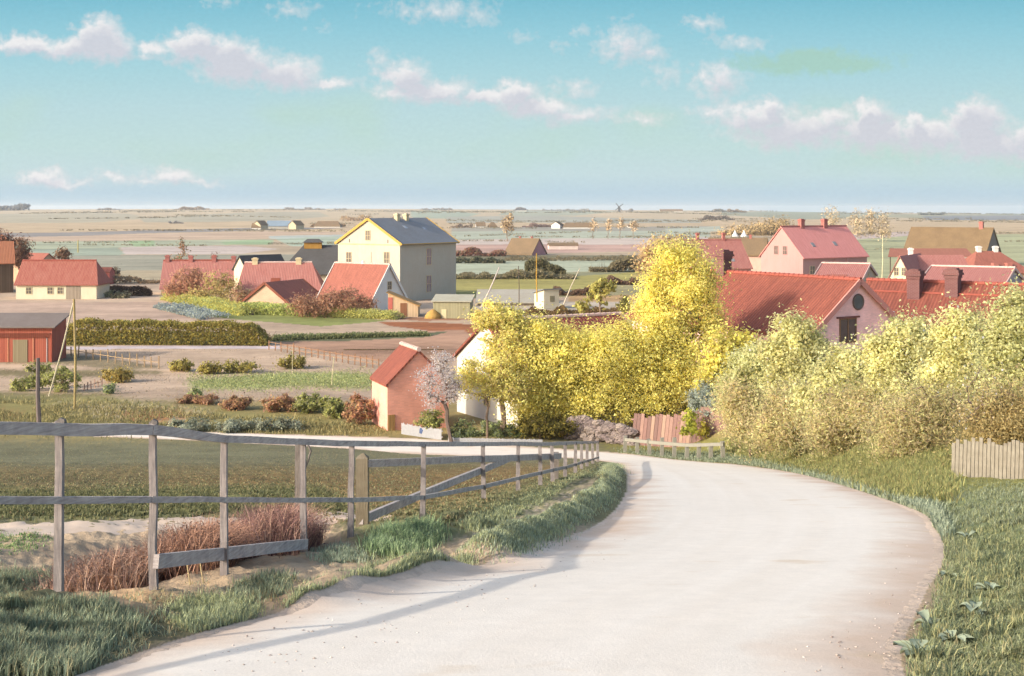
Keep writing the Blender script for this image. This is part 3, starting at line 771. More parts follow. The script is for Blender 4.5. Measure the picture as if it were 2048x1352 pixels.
h.chim(h.L * .30, .75, .75, 1.55, CHIMD, flare=True)
h = House('red_roofed_building', 'long red roofed building with two stout brick chimneys behind blossoming bushes', 'fl', 1690, 88.0, -36.4, 668, 564, PINKW, REDD, L=15, W=9, over=.4, ridge=RIDGER, z0=2.2, cat='building')
for uu, top in ((1830, 1.45), (1906, 1.35)):
    th_ = h.root.rotation_euler.z; ex = np.array((math.cos(th_), math.sin(th_))); ey = np.array((-math.sin(th_), math.cos(th_)))
    off = -1.15 if uu < 1850 else -.85
    p0 = np.array(h.root.location[:2]) + ey * (h.W / 2 + off)
    h.chim(solve(p0, ex, uu), .86, .8, top + .3, CHIMD, off=off, flare=True)
q = MB(); sy = h.W / 2 * .78; sz = h.hw + h.hr * .78 + .2
q.beam((0, sy, sz), (h.L, sy, sz), .16, .12); q.build('roof_ledge', RIDGER, h.roof)

h = House('pink_house', 'two-storey pink house with pale red roof and pair of ridge chimneys', 'fl', 1606, 210, 35, 514, 455, PINKWALL, REDQ, uL=1734, uW=1522, over=.35, ridge=REDP)
h.win('l', h.W * .37, h.hw + .25, .95, 1.45, frame=mat('plaster', (206, 150, 142))); h.win('l', h.W * .58, h.hw + .25, .95, 1.45, frame=mat('plaster', (206, 150, 142)))
h.win('l', h.W * .37, 1.2, .9, 1.4); h.win('l', h.W * .62, 1.2, .9, 1.4)
for a in (.30, .66): h.chim(h.L * a, .85, .75, 1.25, CHIMR)
h.skylight(h.L * .27, .38, .7, .9, SLATE); h.skylight(h.L * .62, .40, .7, .9, SLATE)
h.win('f', h.L * .14, 2.6, 1.2, 1.4)
for a in (.50, .68): h.panel('pilaster', 'f', h.L * a, 2, .45, h.hw - 2.1, PINKWALL, .15)
h = House('red_roofed_house', 'red roofed house with two thin chimneys behind the tallest yellow tree', 'fl', 1392, 196, 14, 536, 482, PINKWALL, REDP, uL=1502, W=8.5, over=.3, ridge=REDP)
for a in (.22, .70): h.chim(h.L * a, .42, .42, 1.15, CHIMR)
for a in (.35, .72): h.skylight(h.L * a, .25, .5, .6, SLATE)
h = House('brown_thatched_cottage', 'brown thatched cottage wedged between red roofed house and pink house', 'fr', 1530, 246, -16, 509, 479, mat('plaster', (214, 176, 160), 1.3), THATCHG, L=11, W=7.5, over=.4, th=.3)
h.chim(h.L * .72, .45, .45, .8, CHIMR)
h = House('low_pink_house', 'low pink roofed outhouse in front of the two-storey pink house', 'fr', 1722, 160, -24, 561, 530, mat('plaster', (196, 174, 150), 1.3), REDP, uL=1628, uW=1752, over=.2, ridge=RIDGEW, verge=RIDGEW)
h.skylight(h.L * .45, .18, 2.6, .9, mat('tiles', (176, 108, 92), 1.4)); h.win('r', h.W * .5, h.hw + .1, .5, .5)
h = House('thatched_barn', 'large brown thatched barn with grey gable and one chimney at right', 'fr', 1972, 300, -35, 505, 458, mat('planks', (150, 136, 128), 1.3), THATCH, uL=1808, W=12, over=.5, th=.35, cat='barn')
h.chim(h.L * .86, .9, .9, 1.6, CHIMR)
# open canopy in front of the thatched barn
g = empty('open_canopy', (X(1776, 235), 235, 0), 'rusty brown open canopy on thin posts below thatched barn', 'canopy')
q = MB(); zf, zb = Z(514, 235), Z(498, 239)
Lc = X(1948, 235) - X(1776, 235)
q.solid([(0, 0, zf), (Lc, 0, zf), (Lc, 4, zb), (1.5, 4, zb), (0, 0, zf + .12), (Lc, 0, zf + .12), (Lc, 4, zb + .12), (1.5, 4, zb + .12)], [(3, 2, 1, 0), (4, 5, 6, 7), (0, 1, 5, 4), (1, 2, 6, 5), (2, 3, 7, 6), (3, 0, 4, 7)])
q.build('roof', mat('tiles', (176, 116, 96), 1.4), g)
for a in (.03, .5, .97):
    q = MB(); q.beam((Lc * a, .2, -.3), (Lc * a, .2, zf), .14, .14, up=(0, 1, 0)); q.build('post', WOODB, g)
h = House('cream_gabled_house', 'cream gabled house with red roof and white chimney behind stout chimneys', 'fl', 1822, 190, 60, 556, 514, CREAM, REDP, L=13, uW=1778, over=.25)
for a in (.34, .68): h.win('l', h.W * a, h.hw + .3, .75, 1.2)
h = House('red_row_house', 'pale red roofed row house right of the cream gabled house', 'fl', 1818, 196, 3, 548, 512, TAN, REDP, uL=1942, W=7, over=.2)
h.chim(h.L * .16, .6, .6, 1.1, WHITE)
h = House('low_red_house', 'low red roofed house with white ridge and grey right gable', 'fr', 2008, 142, -30, 570, 538, mat('plaster', (176, 168, 170), 1.3), REDP, uL=1842, uW=2044, over=.2, ridge=RIDGEW, verge=RIDGEW)
h = House('hipped_red_house', 'dusky red hipped house with two white chimneys at right edge', 'fl', 1948, 215, 6, 545, 504, TAN, REDW, uL=2062, W=9, over=.3, hip0=2.6, hip1=3.4)
for a in (.30, .60): h.chim(h.L * a, .75, .6, .85, WHITE)
for a in (.42, .66): h.panel('dormer', 'f', h.L * a, h.hw + .2, .9, 1.3, mat('plaster', (190, 122, 108)), -.6, None, 1.6)
q = MB(); q.box((-.35, -.3, -.4), (.35, .3, 4.6)); q.box((-.45, -.4, 4.5), (.45, .4, 4.7))
o = q.build('free_chimney', CHIMR); o.location = (X(1767, 165), 165, -.3); tag(o, 'slim pink brick chimney between low pink house and cream gable', 'chimney')

# -- country houses farther out
h = House('thatched_pink_house', 'thatched house with pink gable on its own beyond the hedge', 'fr', 1064, 367, -28, 508, 479, mat('plaster', (190, 136, 138), 1.15), THATCHG, uL=1010, uW=1092, over=.4, th=.35)
for a in (.28, .72): h.chim(h.L * a, .5, .5, 1.0, CHIMR, off=.3)
h = House('pale_farm_building', 'pale low farm building with brown roof right of pink thatched house', 'fl', 1098, 420, 3, 491, 486, mat('plaster', (216, 200, 190), 1.3), THATCHG, uL=1156, W=5, over=.2)
FARM = 'far farm buildings on the plain'
def far_house(name, label, u0, u1, vb, ve, vr, wm, rm, yaw=0, W=7, hip=0, corner='fl'):
    y = 34840 / (vb - VH)
    for _ in range(30):
        y += ((CZ - gz(X(u0, y), y)) * F / (vb - VH) - y) * .5
    return House(name, label, corner, u0 if corner == 'fl' else u1, y, yaw, ve, vr, wm, rm, uL=u1 if corner == 'fl' else u0, W=W, over=.3, hip0=hip, hip1=hip, group=FARM, cat='farmhouse', th=.3)
BLUEROOF = mat('slate', (134, 152, 166), 1.3)
far_house('farmhouse', 'blue-grey roofed farmhouse far out on the plain', 533, 592, 458, 452, 442, mat('plaster', (196, 190, 176)), BLUEROOF, 2, 8)
far_house('farmhouse', 'tan gable end at left end of blue roofed farm', 521, 536, 459, 450, 442, mat('plaster', (206, 192, 160)), THATCHG, 60, 6)
far_house('farmhouse', 'tan gable end at right end of blue roofed farm', 592, 608, 459, 450, 442, mat('plaster', (206, 192, 160)), THATCHG, 60, 6)
far_house('farmhouse', 'tiny white thatched cottage left of blue roofed farm', 503, 522, 459, 455, 447, WHITE, THATCH, 0, 6)
far_house('farmhouse', 'long white farm with dark thatch in middle distance', 1126, 1188, 457, 454, 446, WHITE, THATCHG, 0, 8, 2)
far_house('farmhouse', 'white gable at left end of long white farm', 1120, 1127, 457, 450, 444, WHITE, THATCHG, 70, 6)
far_house('farmhouse', 'small thatched cottage with white gable right of tall cream house', 953, 971, 455, 452, 445, WHITE, THATCHG, 8, 7)
far_house('farmhouse', 'ochre thatched hut right of the small thatched cottage', 979, 994, 455, 453, 445, mat('plaster', (196, 170, 120)), THATCH, 10, 7, 1.5)
far_house('farmhouse', 'long thatched farm with white end on the skyline', 1320, 1366, 424.2, 422.8, 418.6, WHITE, THATCHG, 0, 14)
far_house('farmhouse', 'white walled farm low among trees left of the tall cream house', 628, 680, 455, 452.5, 443, WHITE, THATCHG, 0, 9, 2)
far_house('farmhouse', 'small brown roofed cottages behind thin bare trees', 1256, 1276, 455, 453, 450, WHITE, THATCHG, 0, 7)
far_house('farmhouse', 'tiny white gabled farm on the skyline above tall cream house', 868, 880, 421.5, 420, 417, WHITE, THATCHG, 60, 8)
far_house('farmhouse', 'tiny white farm by grove on the left skyline', 406, 418, 421.2, 419.5, 417, WHITE, THATCHG, 0, 9)
far_house('farmhouse', 'low dark roofed farm on the skyline above thatched pink house', 1032, 1052, 422.2, 420.8, 417.2, WHITE, SLATED, 0, 10)

for u, lab in ((1470, 'left one of two small white tents by brown thicket'), (1488, 'right one of two small white tents by brown thicket')):
    y = 34840 / (473 - VH); s = y / F
    r = empty('tent', (X(u, y), y, gz(X(u, y), y)), lab, 'tent', 'white tents')
    q = MB(); hgt = 13 * s; rb = 7.5 * s
    ring = [(rb * math.cos(a), rb * math.sin(a), 0) for a in np.linspace(0, 2 * math.pi, 13)[:-1]]
    mid = [(a[0] * .42, a[1] * .42, hgt * .5) for a in ring]
    tip = [(a[0] * .05, a[1] * .05, hgt) for a in ring]
    q.solid(ring + mid + tip, [(i, (i + 1) % 12, 12 + (i + 1) % 12, 12 + i) for i in range(12)] + [(12 + i, 12 + (i + 1) % 12, 24 + (i + 1) % 12, 24 + i) for i in range(12)] + [tuple(range(24, 36))])
    q.build('canvas', WHITE, r)
    q = MB(); q.tube([(0, 0, hgt * .9), (0, 0, hgt * 1.18)], [.07, .05], 5); q.build('pole', WOODG, r)

# windmill on the skyline
y = 2300.; x = X(1238, y); r = empty('windmill', (x, y, gz(x, y)), 'tiny dark windmill on the skyline', 'windmill')
q = MB(); q.tube([(0, 0, -1), (0, 0, 5), (0, 0, 9)], [3.4, 2.4, 2.0], 8); q.build('tower', SLATED, r)
q = MB(); q.tube([(0, 0, 9), (0, 0, 10.4), (0, 0, 11.2)], [2.2, 1.6, .3], 8); q.build('cap', SLATED, r)
for k in range(4):
    a = math.radians(40 + 90 * k); q = MB(); d = np.array((math.cos(a), 0, math.sin(a)))
    q.beam(np.array((0, -2.4, 9.4)), np.array((0, -2.4, 9.4)) + d * 9, 1.3, .15, up=(0, 1, 0)); q.build('sail', SLATED, r)

# ------------------------------------------------------------------ vegetation
def leaf_quads(C, size, cols, aspect=1.6, jitter=.35, upright=0.0, nrm=None):
    n = len(C)
    a = rng.normal(size=(n, 3)); a[:, 2] += upright * 3
    if nrm is not None: a -= (a * nrm).sum(1)[:, None] * nrm
    a /= np.linalg.norm(a, axis=1)[:, None]
    b0 = None if nrm is None else np.cross(nrm, a)
    b = rng.normal(size=(n, 3)); b -= (b * a).sum(1)[:, None] * a; b /= np.linalg.norm(b, axis=1)[:, None]
    if b0 is not None: b = b0
    s = size * (1 + jitter * rng.uniform(-1, 1, n))[:, None]
    A, B = a * s * aspect / 2, b * s / 2
    V = np.stack([C - A, C - B * .9 + A * .1, C + A, C + B * .9 + A * .1], 1).reshape(-1, 3)
    Q = np.arange(4 * n).reshape(n, 4)
    return V, Q, np.repeat(cols, 4, 0)

def pick(cols, n, k=None, spread=.12):
    c = np.array([lin(q, k) for q in cols])
    i = rng.integers(0, len(c), n)
    return c[i] * (1 + spread * rng.normal(size=(n, 1))).clip(.5, 1.6)

def grow(base, fork, tips, wander=.12):
    nodes = [np.array(base, float)]; par = [-1]
    for t in np.linspace(.25, 1, 5):
        nodes.append(base + (fork - base) * t + rng.normal(size=3) * .02 * np.linalg.norm(fork - base)); par.append(len(nodes) - 2)
    tips = tips[np.argsort(np.linalg.norm(tips - fork, axis=1))]
    ends = []
    for tp in tips:
        N = np.array(nodes[2:])
        d = np.linalg.norm(N - tp, axis=1) + .35 * np.maximum(N[:, 2] - tp[2], 0)
        i = int(np.argmin(d)) + 2
        p = nodes[i]; L = np.linalg.norm(tp - p)
        prev = i
        for t in (.4, .75, 1.):
            q = p + (tp - p) * t + rng.normal(size=3) * wander * L * (t < 1) * .5
            q[2] += .10 * L * math.sin(math.pi * t)
            nodes.append(q); par.append(prev); prev = len(nodes) - 1
        ends.append(prev)
    cnt = np.zeros(len(nodes))
    for e in ends: cnt[e] += 1
    for i in range(len(nodes) - 1, 0, -1): cnt[par[i]] += cnt[i]
    return np.array(nodes), np.array(par), cnt, ends

def branch_mesh(nodes, par, cnt, r0, rmin, m, parent, cap=1400):
    q = MB(); tot = cnt[0]
    R = np.maximum(r0 * (cnt / tot) ** .5, rmin)
    for i in range(1, len(nodes)):
        if i > cap: break
        p = par[i]
        if np.linalg.norm(nodes[i] - nodes[p]) < 1e-4: continue
        q.tube([nodes[p], nodes[i]], [R[p] if p > 0 else R[i] * 1.25, R[i]], 5)
    return q.build('trunk', m, parent)

def in_ell(ell, y, n, dscale=1.0):
    """n points spread through the union of the crown's lobes"""
    w = np.array([e[2] * e[3] for e in ell], float); w /= w.sum()
    k = rng.choice(len(ell), n, p=w)
    d = rng.normal(size=(n, 3)); d /= np.linalg.norm(d, axis=1)[:, None]
    r = rng.uniform(0, 1, n) ** .42
    d = d * r[:, None]
    e = np.array(ell, float)[k]; s = y / F
    c = np.stack([X(e[:, 0], y), np.full(n, y) + (e[:, 4] if e.shape[1] > 4 else 0), Z(e[:, 1], y)], -1)
    return c + np.stack([d[:, 0] * e[:, 2] * s, d[:, 1] * e[:, 2] * s * dscale, d[:, 2] * e[:, 3] * s], -1)

def tree(name, label, cat, y, ub, ell, ntip, nleaf, size, cols, trunk_r, bark=BARK, group=None, clump=.35, aspect=1.6, vfork=None, vb=None, mat_=LEAF, dscale=1.0,
         blossom=0, bcol=((246, 240, 236),), bsize=None, rmin=.018, flat=1.0, k=None, crown='crown', upright=0.0, uf=None):
    xb = X(ub, y); zb = gz(xb, y) if vb is None else Z(vb, y)
    base = np.array((xb, y, zb - .15))
    top = max(Z(e[1] - e[3], y) for e in ell); lowc = min(Z(e[1] + e[3] * .6, y) for e in ell)
    zf = (Z(vfork, y) if vfork else max(zb + .15 * (top - zb), min(lowc, zb + .4 * (top - zb))))
    fork = np.array((X(uf if uf else ub, y), y, zf))
    tips = in_ell(ell, y, ntip, dscale)
    tips[:, 2] = np.maximum(tips[:, 2], zb + .05)
    nodes, par, cnt, ends = grow(base, fork, tips)
    root = empty(name, tuple(base + np.array((0, 0, .15))), label, cat, group)
    off = np.array(root.location)
    branch_mesh(nodes - off, par, cnt, trunk_r, rmin, bark, root)
    ends = np.array(ends)
    e = rng.choice(ends, nleaf)
    t = rng.uniform(0, 1.15, nleaf)[:, None]
    p0 = nodes[par[e]]; p1 = nodes[e]
    s = y / F
    C = p0 + (p1 - p0) * t + rng.normal(size=(nleaf, 3)) * clump * np.array((1, 1, .85)) * rng.uniform(.2, 1.2, (nleaf, 1))
    C[:, 2] = np.maximum(C[:, 2], ground(C[:, 0], C[:, 1]) + .03)
    # a clump keeps its own tint
    tint = 1 + .16 * rng.normal(size=len(nodes))
    col = pick(cols, nleaf, k) * tint[e][:, None].clip(.6, 1.4)
    ec = np.array([(X(q_[0], y), y, Z(q_[1], y)) for q_ in ell]); er = np.array([(q_[2] * s, q_[2] * s, q_[3] * s) for q_ in ell])
    dd = np.stack([(((C - c_) / r_) ** 2).sum(1) for c_, r_ in zip(ec, er)], 1); kk = dd.argmin(1)
    N = (C - ec[kk]) / er[kk]; N /= np.linalg.norm(N, axis=1)[:, None] + 1e-6
    N = N + np.array((0, 0, .35)) + rng.normal(size=N.shape) * .62; N /= np.linalg.norm(N, axis=1)[:, None]
    V, Q, cc = leaf_quads(C - off, size, col, aspect, upright=upright, nrm=N)
    npmesh(crown, V, Q, cc, mat_, root)
    if blossom:
        e = rng.choice(ends, blossom)
        C = nodes[e] + rng.normal(size=(blossom, 3)) * clump * .9
        V, Q, cc = leaf_quads(C - off, bsize or size, pick(bcol, blossom, 1.3, .05), 1.1)
        npmesh('blossom', V, Q, cc, LEAF, root)
    return root

YEL = [(193, 185, 106), (201, 193, 114), (185, 175, 100), (180, 166, 102), (204, 198, 122)]
YELO = [(184, 178, 108), (198, 192, 116), (168, 158, 100), (174, 158, 106)]
GY = 'yellow-leaved trees at the bend of the road'
KL = .64
tree('yellow_tree', 'yellow tree with round top and dark fork before white gable', 'tree', 76, 1003, [(985, 634, 42, 30), (1020, 640, 36, 26), (1012, 690, 48, 44), (1040, 720, 40, 50)], 130, 13500, 0.104, YELO, .16, group=GY, clump=.34, vfork=725, k=KL)
tree('slender_yellow_tree', 'small slender yellow tree with thin straight trunk before white wall', 'tree', 74.5, 974, [(958, 752, 44, 40), (992, 775, 46, 36), (925, 758, 24, 26), (1000, 730, 44, 40), (1030, 760, 40, 50)], 130, 11000, 0.096, YELO, .07, group=GY, clump=.32, vfork=800, k=KL)
tree('yellow_tree', 'broad yellow tree with low dome left of the middle of the row', 'tree', 76.5, 1085, [(1090, 745, 68, 70), (1075, 800, 62, 52), (1120, 700, 60, 52), (1060, 705, 50, 55), (1045, 770, 46, 50), (1075, 665, 40, 36)], 260, 40000, 0.095, YEL, .18, group=GY, clump=.56, k=KL)
tree('yellow_tree', 'yellow tree in the middle of the row hiding the red roof', 'tree', 77, 1195, [(1190, 740, 85, 78), (1210, 800, 80, 50), (1150, 790, 60, 60), (1240, 700, 60, 56), (1150, 700, 60, 50), (1200, 690, 50, 44)], 280, 46000, 0.095, YEL, .2, group=GY, clump=.56, k=KL)
tree('tall_yellow_tree', 'tallest yellow tree with peaked crown before the big red roof', 'tree', 79, 1372, [(1372, 570, 62, 66), (1345, 520, 34, 40), (1330, 640, 66, 62), (1418, 640, 42, 56), (1372, 690, 66, 52), (1300, 590, 28, 44), (1378, 512, 24, 34), (1395, 560, 40, 50)], 300, 39000, 0.095, YEL, .24, bark=BARKD, group=GY, clump=.52, vfork=720, k=KL)
tree('yellow_tree', 'wide yellow tree overhanging the stone wall', 'tree', 77.5, 1292, [(1300, 745, 82, 66), (1340, 790, 72, 42), (1270, 800, 66, 44), (1390, 760, 54, 44), (1250, 760, 50, 60), (1280, 690, 50, 56), (1350, 740, 50, 50)], 290, 44000, 0.095, YEL, .2, bark=BARKD, group=GY, clump=.56, vfork=836, k=KL)
tree('yellow_tree', 'olive yellow tree low before the left part of red roof', 'tree', 72, 1455, [(1452, 700, 48, 48), (1430, 745, 50, 44), (1480, 740, 44, 44), (1490, 690, 24, 26)], 150, 11000, .13, [(186, 178, 96), (172, 162, 92), (158, 146, 88), (196, 190, 104)], .14, group=GY, clump=.34, k=KL)
tree('yellow_sapling', 'thin upright yellow sapling standing before the olive field', 'tree', 120, 1200, [(1205, 585, 24, 28), (1190, 578, 10, 16), (1222, 576, 12, 16)], 40, 650, .24, YEL, .07, group='yellow saplings', clump=.22, vb=632, vfork=612, aspect=2.2, k=1.1)
tree('yellow_sapling', 'short bushy yellow sapling left of the thin upright one', 'tree', 121, 1165, [(1165, 612, 16, 16)], 20, 300, .22, YEL, .05, group='yellow saplings', clump=.22, vb=632, aspect=2.0, k=1.1)
tree('yellow_sapling', 'small yellow sapling right of the thin upright one', 'tree', 121, 1248, [(1248, 606, 18, 18)], 20, 260, .22, YEL, .05, group='yellow saplings', clump=.22, vb=632, aspect=2.0, k=1.1)
tree('orange_tree', 'hazy orange-tan budding tree behind the tallest yellow tree', 'tree', 150, 1325, [(1330, 495, 52, 26), (1300, 520, 34, 24), (1360, 505, 40, 30)], 160, 5500, .22, [(204, 176, 130), (210, 188, 142), (194, 166, 132)], .2, clump=.7, k=1.0)
tree('blossom_tree', 'white blossoming tree with dark crooked trunk before brick barn', 'tree', 72.5, 904, [(880, 722, 20, 20), (858, 752, 22, 24), (888, 765, 26, 34), (862, 800, 18, 20), (905, 775, 16, 26), (848, 775, 12, 14), (895, 715, 10, 14)], 120, 900, .06, [(190, 170, 140), (176, 150, 130)], .11, bark=BARKD, clump=.20, vfork=806, uf=890, blossom=5200, bsize=.072, bcol=((244, 238, 234), (232, 222, 222), (214, 200, 200)), k=1.1, rmin=.014)

PALE = [(192, 190, 136), (182, 178, 126), (202, 198, 146), (168, 160, 114)]
PALEG = [(176, 176, 126), (166, 162, 114), (190, 188, 138)]
BRNT = [(172, 142, 104), (160, 128, 96), (186, 156, 112), (148, 120, 92)]
GB = 'pale budding bushes on the bank'
def bush(label, y, ub, ell, nt, nl, sz, cols, blossom=0, r=.09, clump=.3, name='budding_bush', cat='bush', group=GB, **kw):
    return tree(name, label, cat, y, ub, ell, nt, nl, sz, cols, r, group=group, clump=clump, blossom=blossom, k=kw.pop('k', .75), bsize=kw.pop('bsize', sz * 1.1), crown='foliage', **kw)
bush('pale green bush with round head covering left slope of pink gable', 56, 1588, [(1588, 675, 48, 50), (1560, 720, 52, 52), (1615, 720, 50, 52), (1590, 780, 70, 50)], 230, 28500, 0.088, PALE, 240, upright=.1)
bush('pale bush with scattered blossom between yellow trees and pink gable', 60, 1505, [(1505, 735, 48, 50), (1520, 790, 60, 52), (1475, 790, 40, 50)], 190, 21000, 0.088, PALEG, 180)
bush('pale yellow bush under the pink gable window', 48, 1690, [(1690, 745, 60, 56), (1650, 790, 70, 52), (1730, 790, 60, 56)], 200, 24000, 0.076, PALE, 120)
bush('blossom covered bush just right of pink gable', 44, 1812, [(1812, 672, 46, 50), (1780, 720, 56, 60), (1845, 715, 50, 60), (1810, 780, 76, 54)], 230, 30000, 0.072, PALE, 420)
bush('pale green bush before the right brick chimneys', 38, 1925, [(1925, 680, 52, 64), (1890, 740, 60, 60), (1955, 740, 56, 66), (1920, 800, 80, 56)], 230, 30000, 0.064, PALE, 200)
bush('tallest pale bush at the right picture edge', 33, 2030, [(2028, 640, 44, 66), (2010, 700, 50, 60), (2060, 690, 50, 80), (2030, 780, 70, 70)], 230, 28500, 0.056, PALEG, 90)
GU = 'brown twiggy undergrowth on the bank'
BRN1 = [(176, 158, 120), (168, 150, 116), (184, 170, 126), (160, 146, 116), (172, 168, 116), (180, 174, 124), (168, 162, 112)]
def under(lab, y, u, ell, n, sz, bl=0, cols=BRN1):
    bush(lab, y, u, ell, 190, int(n * 1.7), sz * .62, cols, bl, name='twiggy_shrub', cat='shrub', group=GU, aspect=2.8, r=.05, clump=.44)
under('brown twiggy undergrowth beside the silvery shrub', 58, 1500, [(1500, 835, 50, 44), (1540, 855, 60, 36), (1480, 800, 40, 40)], 15000, .085, 20)
under('brown twiggy undergrowth below the left pale bushes', 50, 1600, [(1590, 825, 66, 52), (1640, 855, 70, 40), (1560, 860, 60, 34)], 17000, .075, 20)
under('brown twiggy undergrowth below the pink gable', 44, 1720, [(1700, 825, 76, 54), (1760, 850, 70, 46), (1670, 860, 60, 36)], 18000, .066)
under('brown twiggy undergrowth left of the bare blossom tree', 36, 1850, [(1840, 835, 80, 62), (1890, 860, 56, 56), (1800, 870, 60, 44)], 18000, .056, 60)
under('brown twiggy undergrowth at the right picture edge', 29, 2030, [(2010, 835, 60, 62), (2060, 850, 60, 70), (1990, 880, 40, 44)], 15000, .046, 30, [(164, 146, 102), (154, 138, 96), (174, 158, 110)])
tree('bare_blossom_tree', 'nearly bare many-stemmed tree with few white blossoms behind grey board fence', 'tree', 29, 1974, [(1935, 815, 40, 46), (1980, 780, 40, 66), (2022, 810, 34, 50)], 60, 1500, .04, BRN1, .05, bark=BARKD, clump=.2, blossom=150, bsize=.045, vfork=905, rmin=.006, k=.8)
tree('silver_shrub', 'silvery blue-green shrub before the pink plank wall', 'shrub', 70, 1424, [(1424, 800, 36, 34), (1400, 800, 20, 34), (1448, 800, 18, 28), (1424, 825, 34, 22)], 110, 11000, .06, [(176, 184, 168), (190, 196, 184), (160, 168, 154)], .06, clump=.2, aspect=2.4, upright=.3, vfork=845, k=1.05)
tree('lime_sapling', 'lime green sapling left below the silvery shrub', 'sapling', 69, 1384, [(1384, 848, 16, 28), (1376, 862, 14, 12)], 26, 700, .12, [(184, 182, 80), (168, 172, 76)], .03, group='lime saplings', clump=.16, k=1.05)
tree('lime_sapling', 'smaller lime sapling right below the silvery shrub', 'sapling', 69, 1411, [(1410, 860, 10, 16)], 14, 260, .11, [(196, 184, 84), (180, 170, 76)], .02, group='lime saplings', clump=.12, k=1.05)

OLV = [(140, 130, 70), (158, 148, 80), (118, 106, 62), (128, 118, 78)]
OLVG = [(140, 142, 84), (156, 156, 92), (118, 118, 76), (132, 128, 96)]
GRN = [(132, 140, 96), (150, 158, 104), (112, 120, 90), (120, 126, 104)]
BRB = [(150, 116, 92), (166, 132, 100), (132, 100, 84), (150, 128, 88)]
GL = 'clipped round bushes in the garden'
def shrub(label, u, vb, ru, rv, cols, n=1400, sz=None, name='round_bush', cat='bush', group=GL, y=None, nt=40, k=.70, aspect=1.4, **kw):
    y = y or float(unproject([u], [vb])[0][1])
    s = y / F
    return tree(name, label, cat, y, u, [(u, vb - rv, ru, rv), (u - ru * .35, vb - rv * .7, ru * .6, rv * .7), (u + ru * .4, vb - rv * .75, ru * .55, rv * .7)], nt, n, sz or 3.4 * s, cols, 3 * s, clump=4.5 * s, group=group, k=k, crown='foliage', aspect=aspect, **kw)
shrub('dark round bush beside the small red outbuilding', 229, 562, 10, 13, [(90, 76, 66), (104, 90, 70)], 700, group=None)
for u, vb, ru, lab in ((364, 742, 25, 'leftmost of the four round garden bushes'), (424, 748, 25, 'round garden bush with dark shaded foot, second from left'), (482, 745, 36, 'widest of the four round garden bushes'), (584, 737, 30, 'flattest and rightmost of the four round garden bushes')):
    shrub(lab, u, vb, ru, 13, OLV, 1600)
shrub('tall dark olive shrub behind the dark leaning post', 76, 778, 24, 34, OLVG, 2600, name='olive_shrub', group='olive shrubs by the posts')
shrub('broad olive shrub at the foot of the yellow pole', 122, 784, 42, 26, OLVG, 2600, name='olive_shrub', group='olive shrubs by the posts')
shrub('low olive shrub left of the tall dark one', 42, 782, 22, 13, OLVG, 1200, name='olive_shrub', group='olive shrubs by the posts')
shrub('sloping yellow-olive shrub at the corner of the bare plot', 236, 764, 32, 17, [(168, 150, 86), (150, 134, 78), (132, 118, 74)], 2200, name='plot_shrub', group='plot shrubs')
shrub('small fresh green shrub below the sloping olive shrub', 219, 788, 10, 12, GRN, 600, name='plot_shrub', group='plot shrubs')
shrub('small leafy green shrub alone on the bare plot', 391, 800, 13, 13, [(150, 158, 108), (126, 136, 90)], 800, name='plot_shrub', group='plot shrubs')
GH = 'scrub along the field edge'
for i, (u, vb, ru, rv, c, lab) in enumerate(((470, 818, 34, 11, BRB, 'low brown scrub at the left end of the field edge'), (560, 822, 42, 15, BRB, 'brown scrub mound second along the field edge'), (622, 826, 36, 22, OLVG, 'olive green scrub in the middle of field edge'),
     (672, 834, 34, 22, OLVG, 'light olive scrub left of the brown one by brick barn'), (720, 850, 36, 32, BRB, 'tall brown scrub next to the brick barn'), (395, 806, 40, 7, BRB, 'thin brown scrub beside small leafy shrub'))):
    shrub(lab, u, vb, ru, rv, c, 2600, name='field_scrub', cat='scrub', group=GH, aspect=2.0)
BG = [(128, 130, 112), (142, 144, 122), (110, 114, 98)]
for u, ru, lab in ((380, 52, 'grey-green bramble patch left behind the fence rail'), (470, 52, 'grey-green bramble patch in the middle of three'), (560, 50, 'grey-green bramble patch at the right end')):
    shrub(lab, u, 862, ru, 12, BG, 2600, name='bramble', cat='bramble', group='grey-green brambles by the lower road')
GF = 'shrubs before the white house'
for u, vb, ru, rv, lab in ((858, 858, 30, 20, 'olive shrub against the brick barn wall'), (925, 884, 34, 22, 'blue-green shrub under blossoming tree'), (985, 886, 42, 26, 'blue-green shrub at the foot of slender yellow tree'), (1040, 884, 36, 22, 'blue-green shrub left of the stone wall')):
    shrub(lab, u, vb, ru, rv, GRN if u > 900 else OLVG, 2400, name='garden_shrub', cat='shrub', group=GF, y=76 if u > 900 else 75.5)
tree('dark_undergrowth', 'dark olive undergrowth below the broad yellow tree', 'shrub', 74.5, 1080, [(1075, 850, 46, 18), (1120, 852, 46, 14)], 90, 4200, .11, [(124, 116, 62), (146, 132, 66), (104, 98, 60)], .05, clump=.25, k=1.1)

